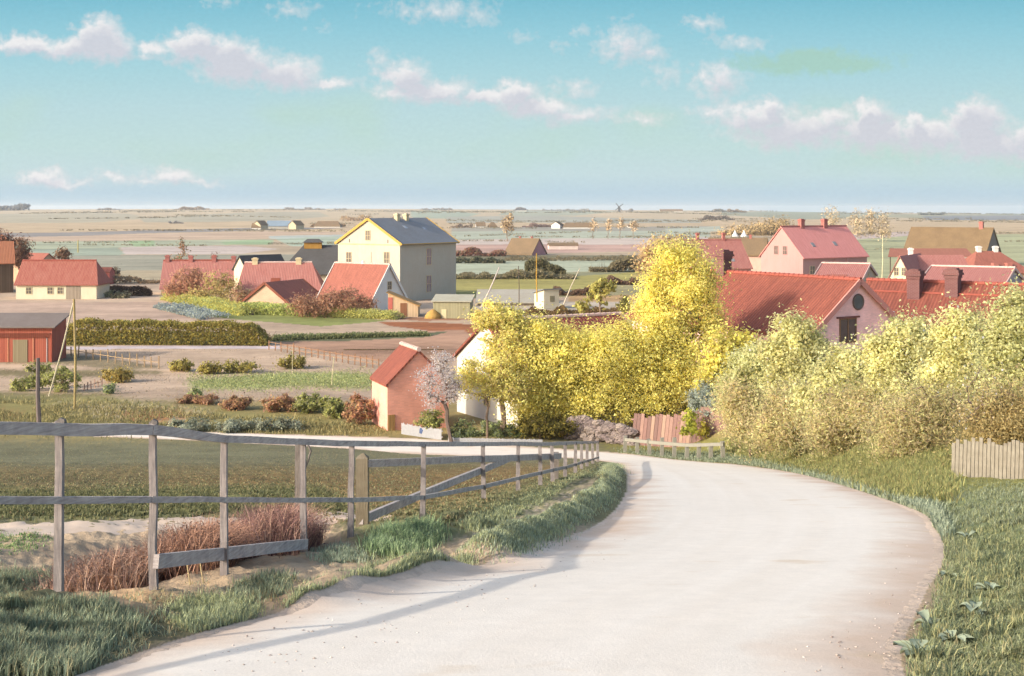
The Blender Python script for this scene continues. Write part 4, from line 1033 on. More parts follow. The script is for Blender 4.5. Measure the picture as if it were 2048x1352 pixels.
# long clipped hedge: one plant mass, and garden growth round the houses
def hedge(name, label, u0, u1, vb0, vb1, h0, h1, depth, cols, n, sz, k=.70, cat='hedge', group=None, round_end=True):
    p0, p1 = unproject([u0, u1], [vb0, vb1])
    t = rng.uniform(0, 1, n)
    base = p0 + (p1 - p0) * t[:, None]
    d = (p1 - p0)[:2]; d = d / np.linalg.norm(d); nn = np.array((-d[1], d[0]))
    if nn[1] < 0: nn = -nn
    hh = h0 + (h1 - h0) * t
    L = np.linalg.norm(p1 - p0)
    hh = hh * (1 + .04 * np.sin(t * L * .9) + .04 * np.sin(t * L * 2.3 + 1))
    if round_end: hh = hh * np.minimum(1, np.sqrt(np.clip(np.minimum(t, 1 - t) * L / (h0 * .8), 0.02, 1)))
    face = rng.uniform(0, 1, n)
    a = np.where(face < .55, 0 + np.abs(rng.normal(0, .10, n)), rng.uniform(0, 1, n))
    b = np.where(face < .55, rng.uniform(0, 1, n), 1 - np.abs(rng.normal(0, .07, n)))
    edge = np.sqrt(np.clip(1 - np.maximum(b - .7, 0) ** 2 / .16, 0.2, 1))
    off = depth * (.5 + (a - .5) * edge)
    C = base.copy()
    C[:, :2] += nn * off[:, None]
    C[:, 2] = ground(C[:, 0], C[:, 1]) + b * hh
    C += rng.normal(size=C.shape) * sz * .6
    root = empty(name, tuple((p0 + p1) / 2), label, cat, group)
    o = np.array(root.location)
    tint = 1 + .12 * wav(C[:, 0], C[:, 2] * 3, 1.1, .3) + .10 * wav(C[:, 0], C[:, 2], 3.3, 1.)
    V, Q, cc = leaf_quads(C - o, sz, pick(cols, n, k) * tint[:, None], 1.5)
    npmesh('foliage', V, Q, cc, LEAF, root)
    if not round_end or h0 < .9: return root
    m = MB()                                                # woody core, seen in the gaps
    ln = [p0 + (p1 - p0) * t_ - o for t_ in np.linspace(.02, .98, 27)]
    for c in ln: c[:2] += nn * depth * .5
    m.tube([c + np.array((0, 0, .05)) for c in ln], [.05] * 27, 4)
    for i in range(26):
        tt = (i + .5) / 26; c = p0 + (p1 - p0) * tt - o; c[:2] += nn * depth * .5
        hgt = (h0 + (h1 - h0) * tt) * .8
        for k2 in range(3):
            e = c + np.array((rng.normal() * .3 * h0, rng.normal() * .15 * depth, hgt * rng.uniform(.7, 1)))
            m.tube([c - np.array((0, 0, .2)), (c + e) / 2, e], [.05, .03, .012], 4)
    m.build('stems', BARKD, root)
    return root
hedge('clipped_hedge', 'long thick olive hedge across the garden', 112, 532, 689, 692, 2.25, 2.0, 2.6, [(132, 118, 60), (150, 138, 72), (112, 98, 54), (124, 120, 66)], 22000, .15)
hedge('dark_hedge', 'low dark brown hedge between cream cottage and long red house', 196, 300, 592, 592, 1.3, 1.2, 1.5, [(84, 66, 56), (100, 80, 64), (72, 58, 50)], 5000, .2)
hedge('flower_hedge', 'yellow-green weeds sloping below the long red house', 320, 480, 600, 632, 1.1, 1.0, 4, [(172, 164, 92), (156, 152, 88), (150, 156, 100)], 7000, .17, group='weedy growth before the houses', cat='weeds')
hedge('flower_hedge', 'green weeds below the brick gabled house', 470, 660, 628, 634, 1.3, 1.0, 3.5, [(156, 162, 94), (170, 172, 104), (140, 146, 96)], 7000, .17, group='weedy growth before the houses', cat='weeds')
hedge('flower_hedge', 'green weeds below the reddish bare bushes', 650, 790, 634, 640, 1.2, .7, 3, [(164, 160, 96), (172, 170, 104), (150, 150, 96)], 5000, .16, group='weedy growth before the houses', cat='weeds')
hedge('cabbage_bed', 'blue-grey cabbage bed above the long hedge', 305, 400, 616, 640, .5, .5, 4.5, [(128, 136, 132), (146, 150, 136), (108, 118, 124)], 3500, .2, cat='vegetable bed', round_end=False)
hedge('bean_row', 'dark green low crop row along the brown plot', 545, 860, 682, 672, .45, .3, 1.5, [(108, 112, 76), (124, 126, 86)], 5000, .14, cat='crop row')
tree('red_bush', 'reddish brown bare bushes before the white gabled house', 'bush', 161, 690, [(610, 608, 40, 18), (680, 602, 52, 24), (728, 610, 30, 20), (640, 614, 60, 16)], 160, 6500, .14, [(166, 124, 98), (176, 136, 106), (152, 112, 92), (174, 142, 114)], .08, clump=.55, mat_=LEAF, aspect=3.2, k=.95, crown='foliage')
tree('garden_bush', 'pale yellow-green garden bush hiding the right end of long red house', 'bush', 182, 445, [(440, 565, 34, 26), (465, 585, 26, 22), (410, 590, 40, 16)], 90, 3600, .19, [(204, 184, 122), (190, 176, 112), (196, 170, 118)], .1, group='garden bushes by the red houses', clump=.5, k=1.2, crown='foliage')
tree('garden_bush', 'reddish twiggy bush over the long red house wall', 'bush', 185, 372, [(380, 560, 38, 24), (350, 580, 26, 12)], 90, 2600, .16, [(178, 134, 110), (170, 128, 102), (186, 148, 118)], .1, group='garden bushes by the red houses', clump=.5, k=.95, aspect=3, crown='foliage')
tree('garden_bush', 'pinkish blossom bush left of brick gabled house', 'bush', 172, 492, [(492, 600, 24, 22), (476, 590, 18, 18)], 60, 1800, .18, [(206, 166, 140), (190, 150, 120), (200, 180, 140)], .08, group='garden bushes by the red houses', clump=.45, k=1.2, crown='foliage')
shrub('dull green cabbage heads below the dark hedge', 205, 594, 18, 6, [(132, 130, 100), (150, 144, 112)], 700, name='cabbage_patch', cat='plant', group='green patches below the dark hedge')
shrub('dull green sprawling plant right of the cabbage heads', 240, 596, 20, 5, [(120, 116, 92), (140, 134, 106)], 600, name='cabbage_patch', cat='plant', group='green patches below the dark hedge')
q = MB(); y = 158; s = y / F
prof = [(0, 1.0), (.35, .95), (.7, .62), (.95, .2), (1.0, .03)]
q.tube([(0, 0, 20 * s * a - .1) for a, b in prof], [17 * s * b for a, b in prof], 14)
o = q.build('haystack', mat('thatch', (190, 152, 84), 1.3), smooth=True); o.location = (X(866, y), y, gz(X(866, y), y)); tag(o, 'ochre haystack between lean-to shed and grey-green shed', 'haystack')
q = MB(); y = 110; s = y / F
q.tube([(0, 0, 24 * s * a - .1) for a, b in prof], [15 * s * b for a, b in prof], 14)
o = q.build('straw_heap', mat('thatch', (222, 186, 98), 1.25), smooth=True); o.location = (X(958, y), y, Z(640, y)); tag(o, 'golden straw heap half hidden by round topped yellow tree', 'haystack')

# bare trees and far growth
GT = 'bare trees among the far houses'
RB = [(132, 88, 70), (150, 104, 82), (112, 76, 62)]
tree('bare_tree', 'dark russet fan-shaped bare tree at left picture edge', 'tree', 218, 14, [(8, 485, 22, 26), (14, 510, 18, 22)], 120, 2600, .16, RB, .25, bark=BARKD, group=GT, clump=.5, mat_=TWIG, aspect=3.5, upright=.5, vfork=540, k=1.2)
tree('bare_tree', 'brown fan-shaped bare tree left above the cream cottage', 'tree', 222, 40, [(45, 500, 18, 26), (38, 518, 14, 18)], 110, 2400, .16, [(140, 102, 80), (156, 116, 90)], .22, bark=BARKD, group=GT, clump=.5, mat_=TWIG, aspect=3.5, upright=.5, vfork=545, k=1.2)
tree('bare_tree', 'small brown bare tree above the middle of cream cottage', 'tree', 222, 124, [(125, 508, 14, 12)], 50, 800, .18, [(150, 118, 90), (140, 106, 84)], .12, group=GT, clump=.4, mat_=TWIG, aspect=3, k=1.2)
tree('bare_tree', 'sparse pointed tree standing up behind long red house', 'tree', 212, 364, [(364, 498, 12, 26), (358, 528, 22, 16), (376, 522, 14, 16)], 80, 900, .19, [(176, 130, 96), (130, 134, 92), (190, 140, 104)], .12, group=GT, clump=.45, k=1.2)
tree('bare_tree', 'thin bare sapling between two brick chimneys', 'tree', 210, 428, [(429, 515, 8, 14)], 18, 120, .15, RB, .05, group=GT, clump=.3, mat_=TWIG, k=1.2)
tree('bare_tree', 'tall thin pair-topped bare tree behind thatched pink house', 'tree', 430, 1014, [(1016, 450, 12, 22), (1020, 436, 8, 12)], 60, 500, .34, [(196, 170, 130), (184, 160, 124)], .14, group=GT, clump=.7, mat_=TWIG, aspect=3, vb=482, k=1.25)
for u, vt, lab in ((1186, 444, 'first thin bare tree from the left in the far row'), (1216, 442, 'second thin bare tree in the far row'), (1240, 436, 'tallest thin bare tree in the far row'), (1266, 440, 'last thin bare tree on the right of the far row')):
    tree('thin_bare_tree', lab, 'tree', 560, u, [(u + 2, (vt + 466) / 2 - 4, 7, 13)], 26, 200, .36, [(204, 180, 146), (192, 166, 130)], .13, group='row of thin bare trees on the plain', clump=.7, mat_=TWIG, aspect=3, vb=477, k=1.25)
GX = 'bare trees by the right skyline'
for u, vt, vb, ru, lab in ((1662, 412, 466, 24, 'broad bare tree just right of the pink house chimneys'), (1714, 420, 470, 20, 'second bare tree right of the pink house chimneys'), (1742, 416, 470, 16, 'slim bare tree in the right skyline group'), (1766, 420, 472, 16, 'rightmost bare tree in the right skyline group')):
    tree('skyline_tree', lab, 'tree', 520, u, [(u, vt + 24, ru * .75, 25), (u + 3, vt + 44, ru * .9, 12)], 70, 900, .30, [(200, 178, 142), (190, 168, 138), (208, 188, 152)], .12, group=GX, clump=1.2, mat_=TWIG, aspect=3, vb=vb, k=1.25)  # twig colours paled to carry the haze of distance
tree('brown_thicket', 'wide brown thicket behind the white tents', 'thicket', 640, 1530, [(1500, 462, 52, 12), (1550, 454, 40, 18), (1462, 468, 26, 8), (1580, 462, 26, 12)], 200, 7000, .45, [(182, 156, 112), (194, 168, 122), (166, 142, 106)], .2, clump=1.6, mat_=TWIG, aspect=3, vb=476, k=1.25, crown='foliage')

def farwood(name, label, cat, u0, u1, vb, h, cols, n, sz, group, y=None, k=1.25, hf=None):
    if y is None: y = float(unproject([(u0 + u1) / 2], [vb])[0][1])
    s = y / F
    u = rng.uniform(u0, u1, n); t = (u - u0) / (u1 - u0)
    nb = max(4, int((u1 - u0) / (h * 1.3))); bc = rng.uniform(.04, .96, nb); bw = rng.uniform(.5, 1.2, nb) * h / (u1 - u0); bh = rng.uniform(.45, 1.0, nb)
    prof = np.maximum(.22, (bh * np.sqrt(np.clip(1 - ((t[:, None] - bc) / bw) ** 2, 0, 1))).max(1))
    C = np.stack([X(u, y), y + rng.uniform(-1, 1, n) * (u1 - u0) * s * .2, np.zeros(n)], -1)
    C[:, 2] = Z(vb, y) + h * s * prof * rng.uniform(-.1, 1, n) ** .8 if False else Z(vb, y) + h * s * prof * np.sqrt(rng.uniform(0, 1, n))
    root = empty(name, (X((u0 + u1) / 2, y), y, Z(vb, y)), label, cat, group)
    o = np.array(root.location)
    V, Q, cc = leaf_quads(C - o, sz * s, pick(cols, n, k, .1), 1.6)
    npmesh('foliage', V, Q, cc, LEAF, root)
    m = MB()
    rt = [np.array((X(uu, y), y, Z(vb + .4, y))) - o for uu in np.linspace(u0 + 1, u1 - 1, 12)]
    m.tube(rt, [.5 * s] * 12, 4)
    for i in range(max(4, int((u1 - u0) / 6))):
        uu = rng.uniform(u0 + 2, u1 - 2); m.tube([np.array((X(uu, y), y, Z(vb + .5, y))) - o, np.array((X(uu + rng.normal(), y), y, Z(vb - h * .6, y))) - o], [.8 * s * .4, .3 * s * .4], 4)
    m.build('trunk', BARKD, root)
    return root
HZC = [(176, 168, 160), (186, 176, 162), (166, 162, 160)]  # skyline groves: distance haze is put into the leaf colours
GS = 'groves along the skyline'
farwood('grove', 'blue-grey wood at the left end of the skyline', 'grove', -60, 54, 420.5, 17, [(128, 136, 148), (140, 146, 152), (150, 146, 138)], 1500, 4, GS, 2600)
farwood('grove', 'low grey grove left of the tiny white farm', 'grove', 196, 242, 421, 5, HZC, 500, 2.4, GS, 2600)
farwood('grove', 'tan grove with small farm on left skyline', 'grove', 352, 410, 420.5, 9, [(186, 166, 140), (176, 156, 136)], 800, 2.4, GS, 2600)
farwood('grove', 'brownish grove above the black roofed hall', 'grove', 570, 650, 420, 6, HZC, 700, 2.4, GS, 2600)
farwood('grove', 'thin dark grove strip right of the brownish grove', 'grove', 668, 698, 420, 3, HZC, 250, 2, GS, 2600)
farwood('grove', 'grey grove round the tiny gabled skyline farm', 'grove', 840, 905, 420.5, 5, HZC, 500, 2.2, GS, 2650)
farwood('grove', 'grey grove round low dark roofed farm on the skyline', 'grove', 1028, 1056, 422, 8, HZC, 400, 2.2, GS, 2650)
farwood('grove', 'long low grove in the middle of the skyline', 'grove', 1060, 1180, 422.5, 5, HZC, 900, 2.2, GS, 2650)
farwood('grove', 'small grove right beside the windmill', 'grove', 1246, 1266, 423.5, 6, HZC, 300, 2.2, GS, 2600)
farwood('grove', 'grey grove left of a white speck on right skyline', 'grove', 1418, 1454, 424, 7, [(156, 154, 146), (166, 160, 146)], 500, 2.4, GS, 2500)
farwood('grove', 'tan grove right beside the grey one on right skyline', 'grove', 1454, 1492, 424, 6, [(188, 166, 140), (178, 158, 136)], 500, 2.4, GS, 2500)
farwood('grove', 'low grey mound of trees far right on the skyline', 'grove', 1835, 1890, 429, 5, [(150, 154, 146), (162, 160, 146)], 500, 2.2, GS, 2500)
farwood('copse', 'dark copse with white specks on the right plain', 'copse', 1398, 1468, 440, 10, [(160, 146, 130), (150, 138, 126)], 900, 2.6, 'copses on the plain')
farwood('copse', 'brown copse round the low white farm', 'copse', 622, 690, 455, 10, [(164, 142, 116), (176, 152, 122)], 900, 2.6, 'copses on the plain', 905)
farwood('copse', 'tan copse behind the ridge of tall cream house', 'copse', 682, 800, 442, 13, [(208, 182, 144), (196, 170, 138)], 900, 2.8, 'copses on the plain')
farwood('copse', 'brown copse left of the long white farm', 'copse', 1045, 1125, 455, 9, [(178, 150, 136), (164, 142, 128)], 900, 2.6, 'copses on the plain', 900)
farwood('copse', 'faint brown copse right of tall cream house', 'copse', 902, 945, 455, 8, [(188, 168, 148), (178, 160, 142)], 600, 2.6, 'copses on the plain')
farwood('copse', 'small grey copse on the left hillside', 'copse', 338, 366, 447, 5, HZC, 300, 2.4, 'copses on the plain')
def plain_lines():
    Vs, Qs, Cs, nn_ = [], [], [], 0
    for i in range(64):
        v = 421 + 80 * rng.uniform(0, 1) ** 1.7; u0 = rng.uniform(-100, 2050); L = rng.uniform(60, 380); sl = rng.normal() * .012
        n = int(L * 2.2); t = rng.uniform(0, 1, n); keep = wav(t * 40, t * 0 + i, 1.0, i) > -.35; t = t[keep]; n = len(t)
        u = u0 + L * t; vv = v + sl * L * t
        C = unproject(u, np.maximum(vv, 420.5)); s_ = C[:, 1] / F
        C[:, 2] += s_ * rng.uniform(0, 1.6 + (v - 420) * .03, n)
        a, q_, c = leaf_quads(C, 1.0, pick([(150, 140, 112), (168, 150, 116), (138, 134, 112)], n, 1.2, .1), 1.8)
        ctr = np.repeat(C, 4, 0); a = ctr + (a - ctr) * np.repeat(s_ * 1.5, 4)[:, None]
        Vs.append(a); Qs.append(q_ + nn_); Cs.append(c); nn_ += len(a)
    tag(npmesh('hedgerows', np.vstack(Vs), np.vstack(Qs), np.vstack(Cs), LEAF), kind='stuff')
plain_lines()
GHG = 'field hedgerows right of the tall cream house'
farwood('field_hedge', 'red-brown hedge left of thatched pink house', 'hedge', 905, 1012, 512, 18, [(190, 140, 120), (176, 130, 110), (170, 150, 122)], 1600, 4, GHG)
farwood('field_hedge', 'dark green hedge at the foot of the tall cream house', 'hedge', 905, 1010, 526, 14, [(120, 122, 96), (150, 140, 112), (104, 108, 88)], 1800, 3.6, GHG)
farwood('field_hedge', 'long olive hedge across the middle fields', 'hedge', 905, 1150, 556, 19, [(152, 142, 106), (138, 130, 98), (160, 146, 116)], 4500, 4, GHG)
farwood('field_hedge', 'round olive thicket on the long hedge behind yellow pole', 'hedge', 1050, 1130, 552, 36, [(150, 142, 104), (136, 130, 94)], 2600, 4, GHG)
farwood('field_hedge', 'big olive thicket left of the tallest yellow tree', 'hedge', 1180, 1320, 543, 30, [(150, 138, 106), (136, 126, 96), (160, 146, 112)], 4500, 4, GHG)
farwood('field_hedge', 'thin dark hedge below thatched pink house', 'hedge', 1010, 1290, 520, 8, [(136, 124, 98), (150, 136, 106)], 2200, 3, GHG)
farwood('field_hedge', 'purplish brown hedge running up beyond tiny hut', 'hedge', 1108, 1200, 590, 18, [(140, 112, 92), (154, 126, 98)], 1600, 4, GHG, 200)
farwood('field_hedge', 'purplish brown hedge reaching the tallest yellow tree', 'hedge', 1190, 1300, 568, 16, [(150, 120, 98), (140, 110, 90)], 1800, 4, GHG, 228)
farwood('field_hedge', 'dark brown scrub behind the yellow saplings', 'hedge', 1050, 1300, 628, 16, [(134, 110, 74), (150, 124, 80), (120, 96, 68)], 3000, 4, GHG, 128)
farwood('field_hedge', 'tan scrub and bare hedge right of cream cottage', 'hedge', 200, 320, 566, 18, [(178, 150, 116), (168, 138, 108), (150, 130, 100)], 900, 3.6, GHG, 232)

# ------------------------------------------------------------------ poles and small fences in the middle distance
def pole(name, label, cat, a, b, r0, r1, m, group=None):
    q = MB(); a, b = np.array(a), np.array(b)
    c = (a + b) / 2 + rng.normal(size=3) * .01 * np.linalg.norm(b - a)
    q.tube([a - a, c - a, b - a], [r0, (r0 + r1) / 2, r1], 7)
    o = q.build(name, m); o.location = tuple(a)
    return tag(o, label, cat, group)
yp = 84.
pole('tall_pole', 'tall yellowish wooden pole propped by a white pole', 'pole', P(149, 842, yp) - np.array((0, 0, .2)), P(148, 598, yp), .085, .07, mat('wood', (176, 156, 104)))
pole('prop_pole', 'leaning white pole propping the tall yellowish pole', 'pole', P(98, 792, yp + 2), P(147, 606, yp + .1), .05, .06, mat('wood', (214, 206, 178)))
pole('dark_post', 'dark grey telegraph post stub near left edge', 'post', P(79, 862, 78) - np.array((0, 0, .2)), P(76, 716, 78), .15, .11, mat('wood', (120, 108, 104)))
yq = 152.
pole('flag_pole', 'leaning pale pole right of the grey-green shed', 'pole', P(962, 616, yq), P(999, 534, yq), .11, .06, mat('wood', (206, 196, 190)))
pole('dark_pole', 'thin dark upright pole left of tiny hut', 'pole', P(1038, 612, yq), P(1037, 532, yq), .06, .045, mat('wood', (110, 98, 84)))
pole('yellow_pole', 'thin yellow upright pole above the tiny hut', 'pole', P(1074, 604, yq + 8), P(1073, 506, yq + 8), .09, .06, mat('wood', (200, 158, 70)))
pole('leaning_pole', 'leaning pale pole right of the tiny hut', 'pole', P(1126, 612, yq), P(1160, 536, yq), .08, .04, mat('wood', (212, 200, 176)))
pole('field_stick', 'pale thin stick in the plot left of two', 'stick', P(585, 752, 105), P(585, 700, 105), .03, .025, mat('wood', (222, 210, 168)), 'pale sticks in the garden plot')
pole('field_stick', 'pale thin stick in the plot nearer the brick barn', 'stick', P(663, 776, 98), P(668, 714, 98), .035, .03, mat('wood', (222, 210, 168)), 'pale sticks in the garden plot')
pole('white_pole', 'white thin pole beside the pink house', 'pole', P(1764, 560, 190), P(1765, 470, 190), .07, .05, mat('wood', (226, 220, 176)))
pole('yellow_stake', 'short yellow stake on the far green field', 'pole', P(156, 505, 300), P(156, 480, 300), .12, .1, mat('wood', (196, 178, 96)))

def post_fence(name, label, line, h, m, cat='fence', rails=(.85, .45), r=.045, rr=.025, group=None, wob=.0):
    line = np.array(line)
    root = empty(name, tuple(line[0]), label, cat, group)
    o = np.array(root.location)
    tops = []
    for p in line:
        q = MB(); hh = h * (1 + .12 * rng.normal()); lean_ = rng.normal(size=2) * .03 * h
        q.beam(p - o - np.array((0, 0, .2)), p - o + np.array((lean_[0], lean_[1], hh)), 2 * r, 2 * r, up=(0, 1, 0), seg=2, wob=.01)
        q.build('post', m, root)
    for f in rails:
        q = MB()
        for a, b in zip(line[:-1], line[1:]):
            q.beam(a - o + np.array((0, -r - rr * .6, h * f)), b - o + np.array((0, -r - rr * .6, h * f)), rr, rr * 2)
        q.build('rail', m, root)
    return root
l = unproject(np.linspace(128, 318, 14), np.interp(np.linspace(128, 318, 14), [128, 230, 318], [710, 727, 738]))
post_fence('garden_fence', 'short stake fence sloping right from the red shed', l, .95, mat('wood', (176, 150, 116)), rails=(.6,))
l = unproject(np.linspace(538, 758, 19), np.interp(np.linspace(538, 758, 19), [538, 650, 758], [699, 719, 738]))
post_fence('paddock_fence', 'low brown post and wire fence across the brown plot', l, .85, mat('wood', (168, 128, 96)), rails=(.85, .45), rr=.02)
l = unproject(np.linspace(168, 204, 6), np.linspace(782, 772, 6))
post_fence('stick_fence', 'little pinkish stick fence beside the broad olive shrub', l, .55, mat('wood', (196, 160, 138)), rails=(.6,), r=.035)
# fence on the far side of the bend, flat top rail
l = np.array([(X(u, y), y, 0) for u, y in zip(np.linspace(1250, 1446, 9), np.linspace(68.0, 60.6, 9))])
l[:, 2] = ground(l[:, 0], l[:, 1])
post_fence('bend_fence', 'low grey-green fence of flat posts at the outside of bend', l, .80, mat('wood', (182, 178, 162), 2.0), rails=(.86,), r=.09, rr=.08)

def boards(name, label, p0, p1, h, bw, m, cat='fence', gap=.02, rails=True, slant=0., jag=.05, thick=.025, cap=False):
    p0, p1 = np.array(p0, float), np.array(p1, float)
    root = empty(name, tuple(p0), label, cat)
    d = p1 - p0; L = np.linalg.norm(d[:2]); n = int(L / bw); e = d / L
    cnt = min(n, 100)
    for i in range(n):
        a = e * (i + .5) * bw
        zz = gz(p0[0] + a[0], p0[1] + a[1]) - p0[2]
        a[2] = zz - .1
        q = MB(); hh = h * (1 + jag * rng.normal())
        q.beam(a, a + np.array((e[0] * slant * hh, e[1] * slant * hh, hh + .1)), bw - gap, thick, up=(-e[1], e[0], 0) , wob=.0)
        q.build('board', m if not isinstance(m, list) else m[int(rng.integers(len(m)))], root)
    m = m[0] if isinstance(m, list) else m
    for f in (.25, .8):
        q = MB(); kk = np.array((-e[1], e[0], 0)) * .045 * (1 if e[0] > 0 else -1)
        pr = [np.array((d[0] * t_, d[1] * t_, h * f + gz(p0[0] + d[0] * t_, p0[1] + d[1] * t_) - p0[2])) + kk for t_ in np.linspace(0, 1, 7)]
        for a, b in zip(pr[:-1], pr[1:]): q.beam(a, b, .05, .08)
        q.build('rail', m, root)
    return root
PICK = mat('wood', (204, 204, 206), 1.75)
a = unproject([803, 884], [868, 880]); boards('picket_fence', 'white picket fence at the foot of the brick barn', a[0], a[1], .62, .085, PICK)
a = unproject([896, 1085], [886, 890]); boards('garden_picket_fence', 'pale picket fence half hidden by blue-green shrubs', a[0], a[1], .30, .085, PICK)
q = MB(); p = unproject([842], [874])[0]; q.beam((-.02, 0, .22), (.05, 0, .52), .14, .03, w1=.2, up=(0, 1, 0), seg=4, wob=.02); q.beam((.1, -.02, .28), (.1, -.02, .46), .1, .03, up=(0, 1, 0), seg=3, wob=.02)
o = q.build('blue_cloth', mat('plaster', (112, 132, 176))); o.location = (p[0], p[1] - .09, p[2]); tag(o, 'small blue cloth hung on the white picket fence', 'cloth')
a = np.array([P(1902, 990, 27.5), P(2110, 986, 26.0)]); a[:, 2] = ground(a[:, 0], a[:, 1])
boards('board_fence', 'weathered grey board fence at the right edge above the verge', a[0], a[1], .76, .085, mat('wood', (190, 180, 160), 2.0, .35), gap=.012, jag=.05, slant=.03)
# pink plank wall and stone wall at the bend
a = np.array([P(1262, 880, 72.), P(1480, 880, 68.5)]); a[:, 2] = ground(a[:, 0], a[:, 1])
boards('plank_wall', 'leaning wall of pink and brown planks behind the bend fence', a[0], a[1], 1.75, .22, [mat('wood', (190, 152, 138), 1.7), mat('wood', (172, 134, 124), 1.7), mat('wood', (200, 166, 146), 1.7), mat('wood', (154, 122, 114), 1.7)], cat='wall', gap=.02, slant=.12, jag=.06, thick=.06)
def stone_wall():
    p0, p1 = np.array((X(1140, 74.5), 74.5)), np.array((X(1268, 71.5), 71.5))
    root = empty('stone_wall', (p0[0], p0[1], gz(*p0)), 'grey-mauve fieldstone wall under the yellow trees', 'wall')
    q = MB(); o = np.array(root.location)
    d = p1 - p0; L = np.linalg.norm(d); e = d / L
    n_ = 190
    for i in range(n_):
        a = rng.uniform(0, L); hgt = 1.35 * (1 - .35 * a / L)
        r_ = rng.uniform(.12, .27); zz = rng.uniform(0, hgt)
        c = p0 + e * a; ctr = np.array((c[0] + .0, c[1] + .15 + rng.uniform(-.1, .1) + zz * .12, gz(*c) + zz)) - o
        V8 = []
        m_ = 7
        for j, (h_, w_) in enumerate(((-1, .35), (-.6, .85), (0, 1.05), (.6, .8), (1, .3))):
            for k_ in range(m_):
                t_ = 2 * math.pi * (k_ + .5 * (j % 2)) / m_
                rr = r_ * w_ * rng.uniform(.82, 1.15)
                V8.append(ctr + np.array((rr * 1.35 * math.cos(t_), rr * .8 * math.sin(t_), r_ * .8 * h_ * rng.uniform(.9, 1.1))))
        f_ = [(j * m_ + k_, j * m_ + (k_ + 1) % m_, (j + 1) * m_ + (k_ + 1) % m_, (j + 1) * m_ + k_) for j in range(4) for k_ in range(m_)]
        f_ += [tuple(range(m_))[::-1], tuple(4 * m_ + k_ for k_ in range(m_))]
        q.solid(V8, f_)
    q.build('stonework', mat('stone', (172, 156, 144), 1.6, .2, (138, 122, 118)), root)
stone_wall()

# ------------------------------------------------------------------ roadside fence, the nearest thing
FW = mat('wood', (158, 148, 142), 1.15, .34, (112, 104, 102))
FWR = mat('wood_rail', (172, 162, 154), .88, .34, (122, 114, 112))
FWD = mat('wood', (138, 128, 118), 1.2, .36, (96, 88, 82))
posts = [(-5043, 2.4, 770), (-1824, 4.2, 818), (-634, 5.8, 833), (-60, 7.4, 843), (123, 8.2, 848), (308, 8.9, 850), (450, 10.0, 869), (607, 12.0, 876), (703, 13.2, 880), (845, 16.5, 883), (965, 22.4, 884), (1037, 26.6, 884), (1080, 29.5, 885), (1105, 31.8, 885),
         (1130, 36, 884), (1150, 41, 883), (1163, 45.5, 883), (1174, 50, 883), (1185, 54.5, 883), (1196, 59, 883)]
midv = [998, 998, 998, 998, 997, 996, 997, 998, 998, 993, 972, 955, 945, 939, 934, 928, 924, 921, 918, 914]
fx0 = np.array((X(308, 8.9), 8.9, gz(X(308, 8.9), 8.9)))
fence = empty('roadside_fence', tuple(fx0), 'grey weathered rail fence along the inside of the road bend', 'fence')
TOP, MID = [], []
for i, (u, y, vt) in enumerate(posts):
    x = X(u, y); zt = Z(vt, y); zb = gz(x, y)
    wd = .048 if i < 6 else np.interp(y, [9, 13, 22, 40, 60], [.05, .056, .078, .10, .12])
    q = MB()
    q.beam(np.array((x + .01 * rng.normal(), y, zb - .25)) - fx0, np.array((x + .012 * rng.normal(), y, zt + (.02 if i in (4, 5) else -.035))) - fx0, wd * 1.12, wd * 1.1, wd * .9, wd * .95, up=(0, 1, 0), seg=5, wob=.0035)
    q.build('post', FW, fence)
    if i in (4, 5):
        q = MB(); q.beam(np.array((x, y, zt + .012)) - fx0, np.array((x + .01, y, zt + .035)) - fx0, .055, .055, .03, .03, up=(0, 1, 0)); q.build('post_cap', FWD, fence)
    TOP.append(np.array((x, y - .05, Z(vt, y) - .025))); MID.append(np.array((x, y - wd * .5 - .02, Z(midv[i], y))))
def rails(pts, hs, w, name='rail', step=2):
    for i in range(0, len(pts) - 1, step):
        seg = pts[i:i + step + 1]
        q = MB()
        for j in range(len(seg) - 1):
            d = (seg[j + 1] - seg[j]); e = d / np.linalg.norm(d) * .03
            h0 = np.interp(i + j, range(len(pts)), hs); h1 = np.interp(i + j + 1, range(len(pts)), hs)
            q.beam(seg[j] - e - fx0, seg[j + 1] + e - fx0, w, h0 * 1.02, w, h1, seg=3, wob=.0022)
        q.build(name, FWR, fence)
rails(TOP, [.05, .05, .055, .07, .078, .068, .055, .055, .058, .06, .07, .078, .08, .085, .09, .1, .1, .1, .1, .1], .06, step=3)
rails(MID, [.03, .03, .035, .045, .045, .042, .04, .042, .045, .052, .065, .07, .075, .08, .08, .08, .08, .08, .08, .08], .035, step=2)
q = MB(); q.beam(P(312, 1123, 8.84) - fx0, P(612, 1088, 11.92) - fx0, .04, .095, .04, .09, seg=3, wob=.002); q.build('low_rail', FWR, fence)

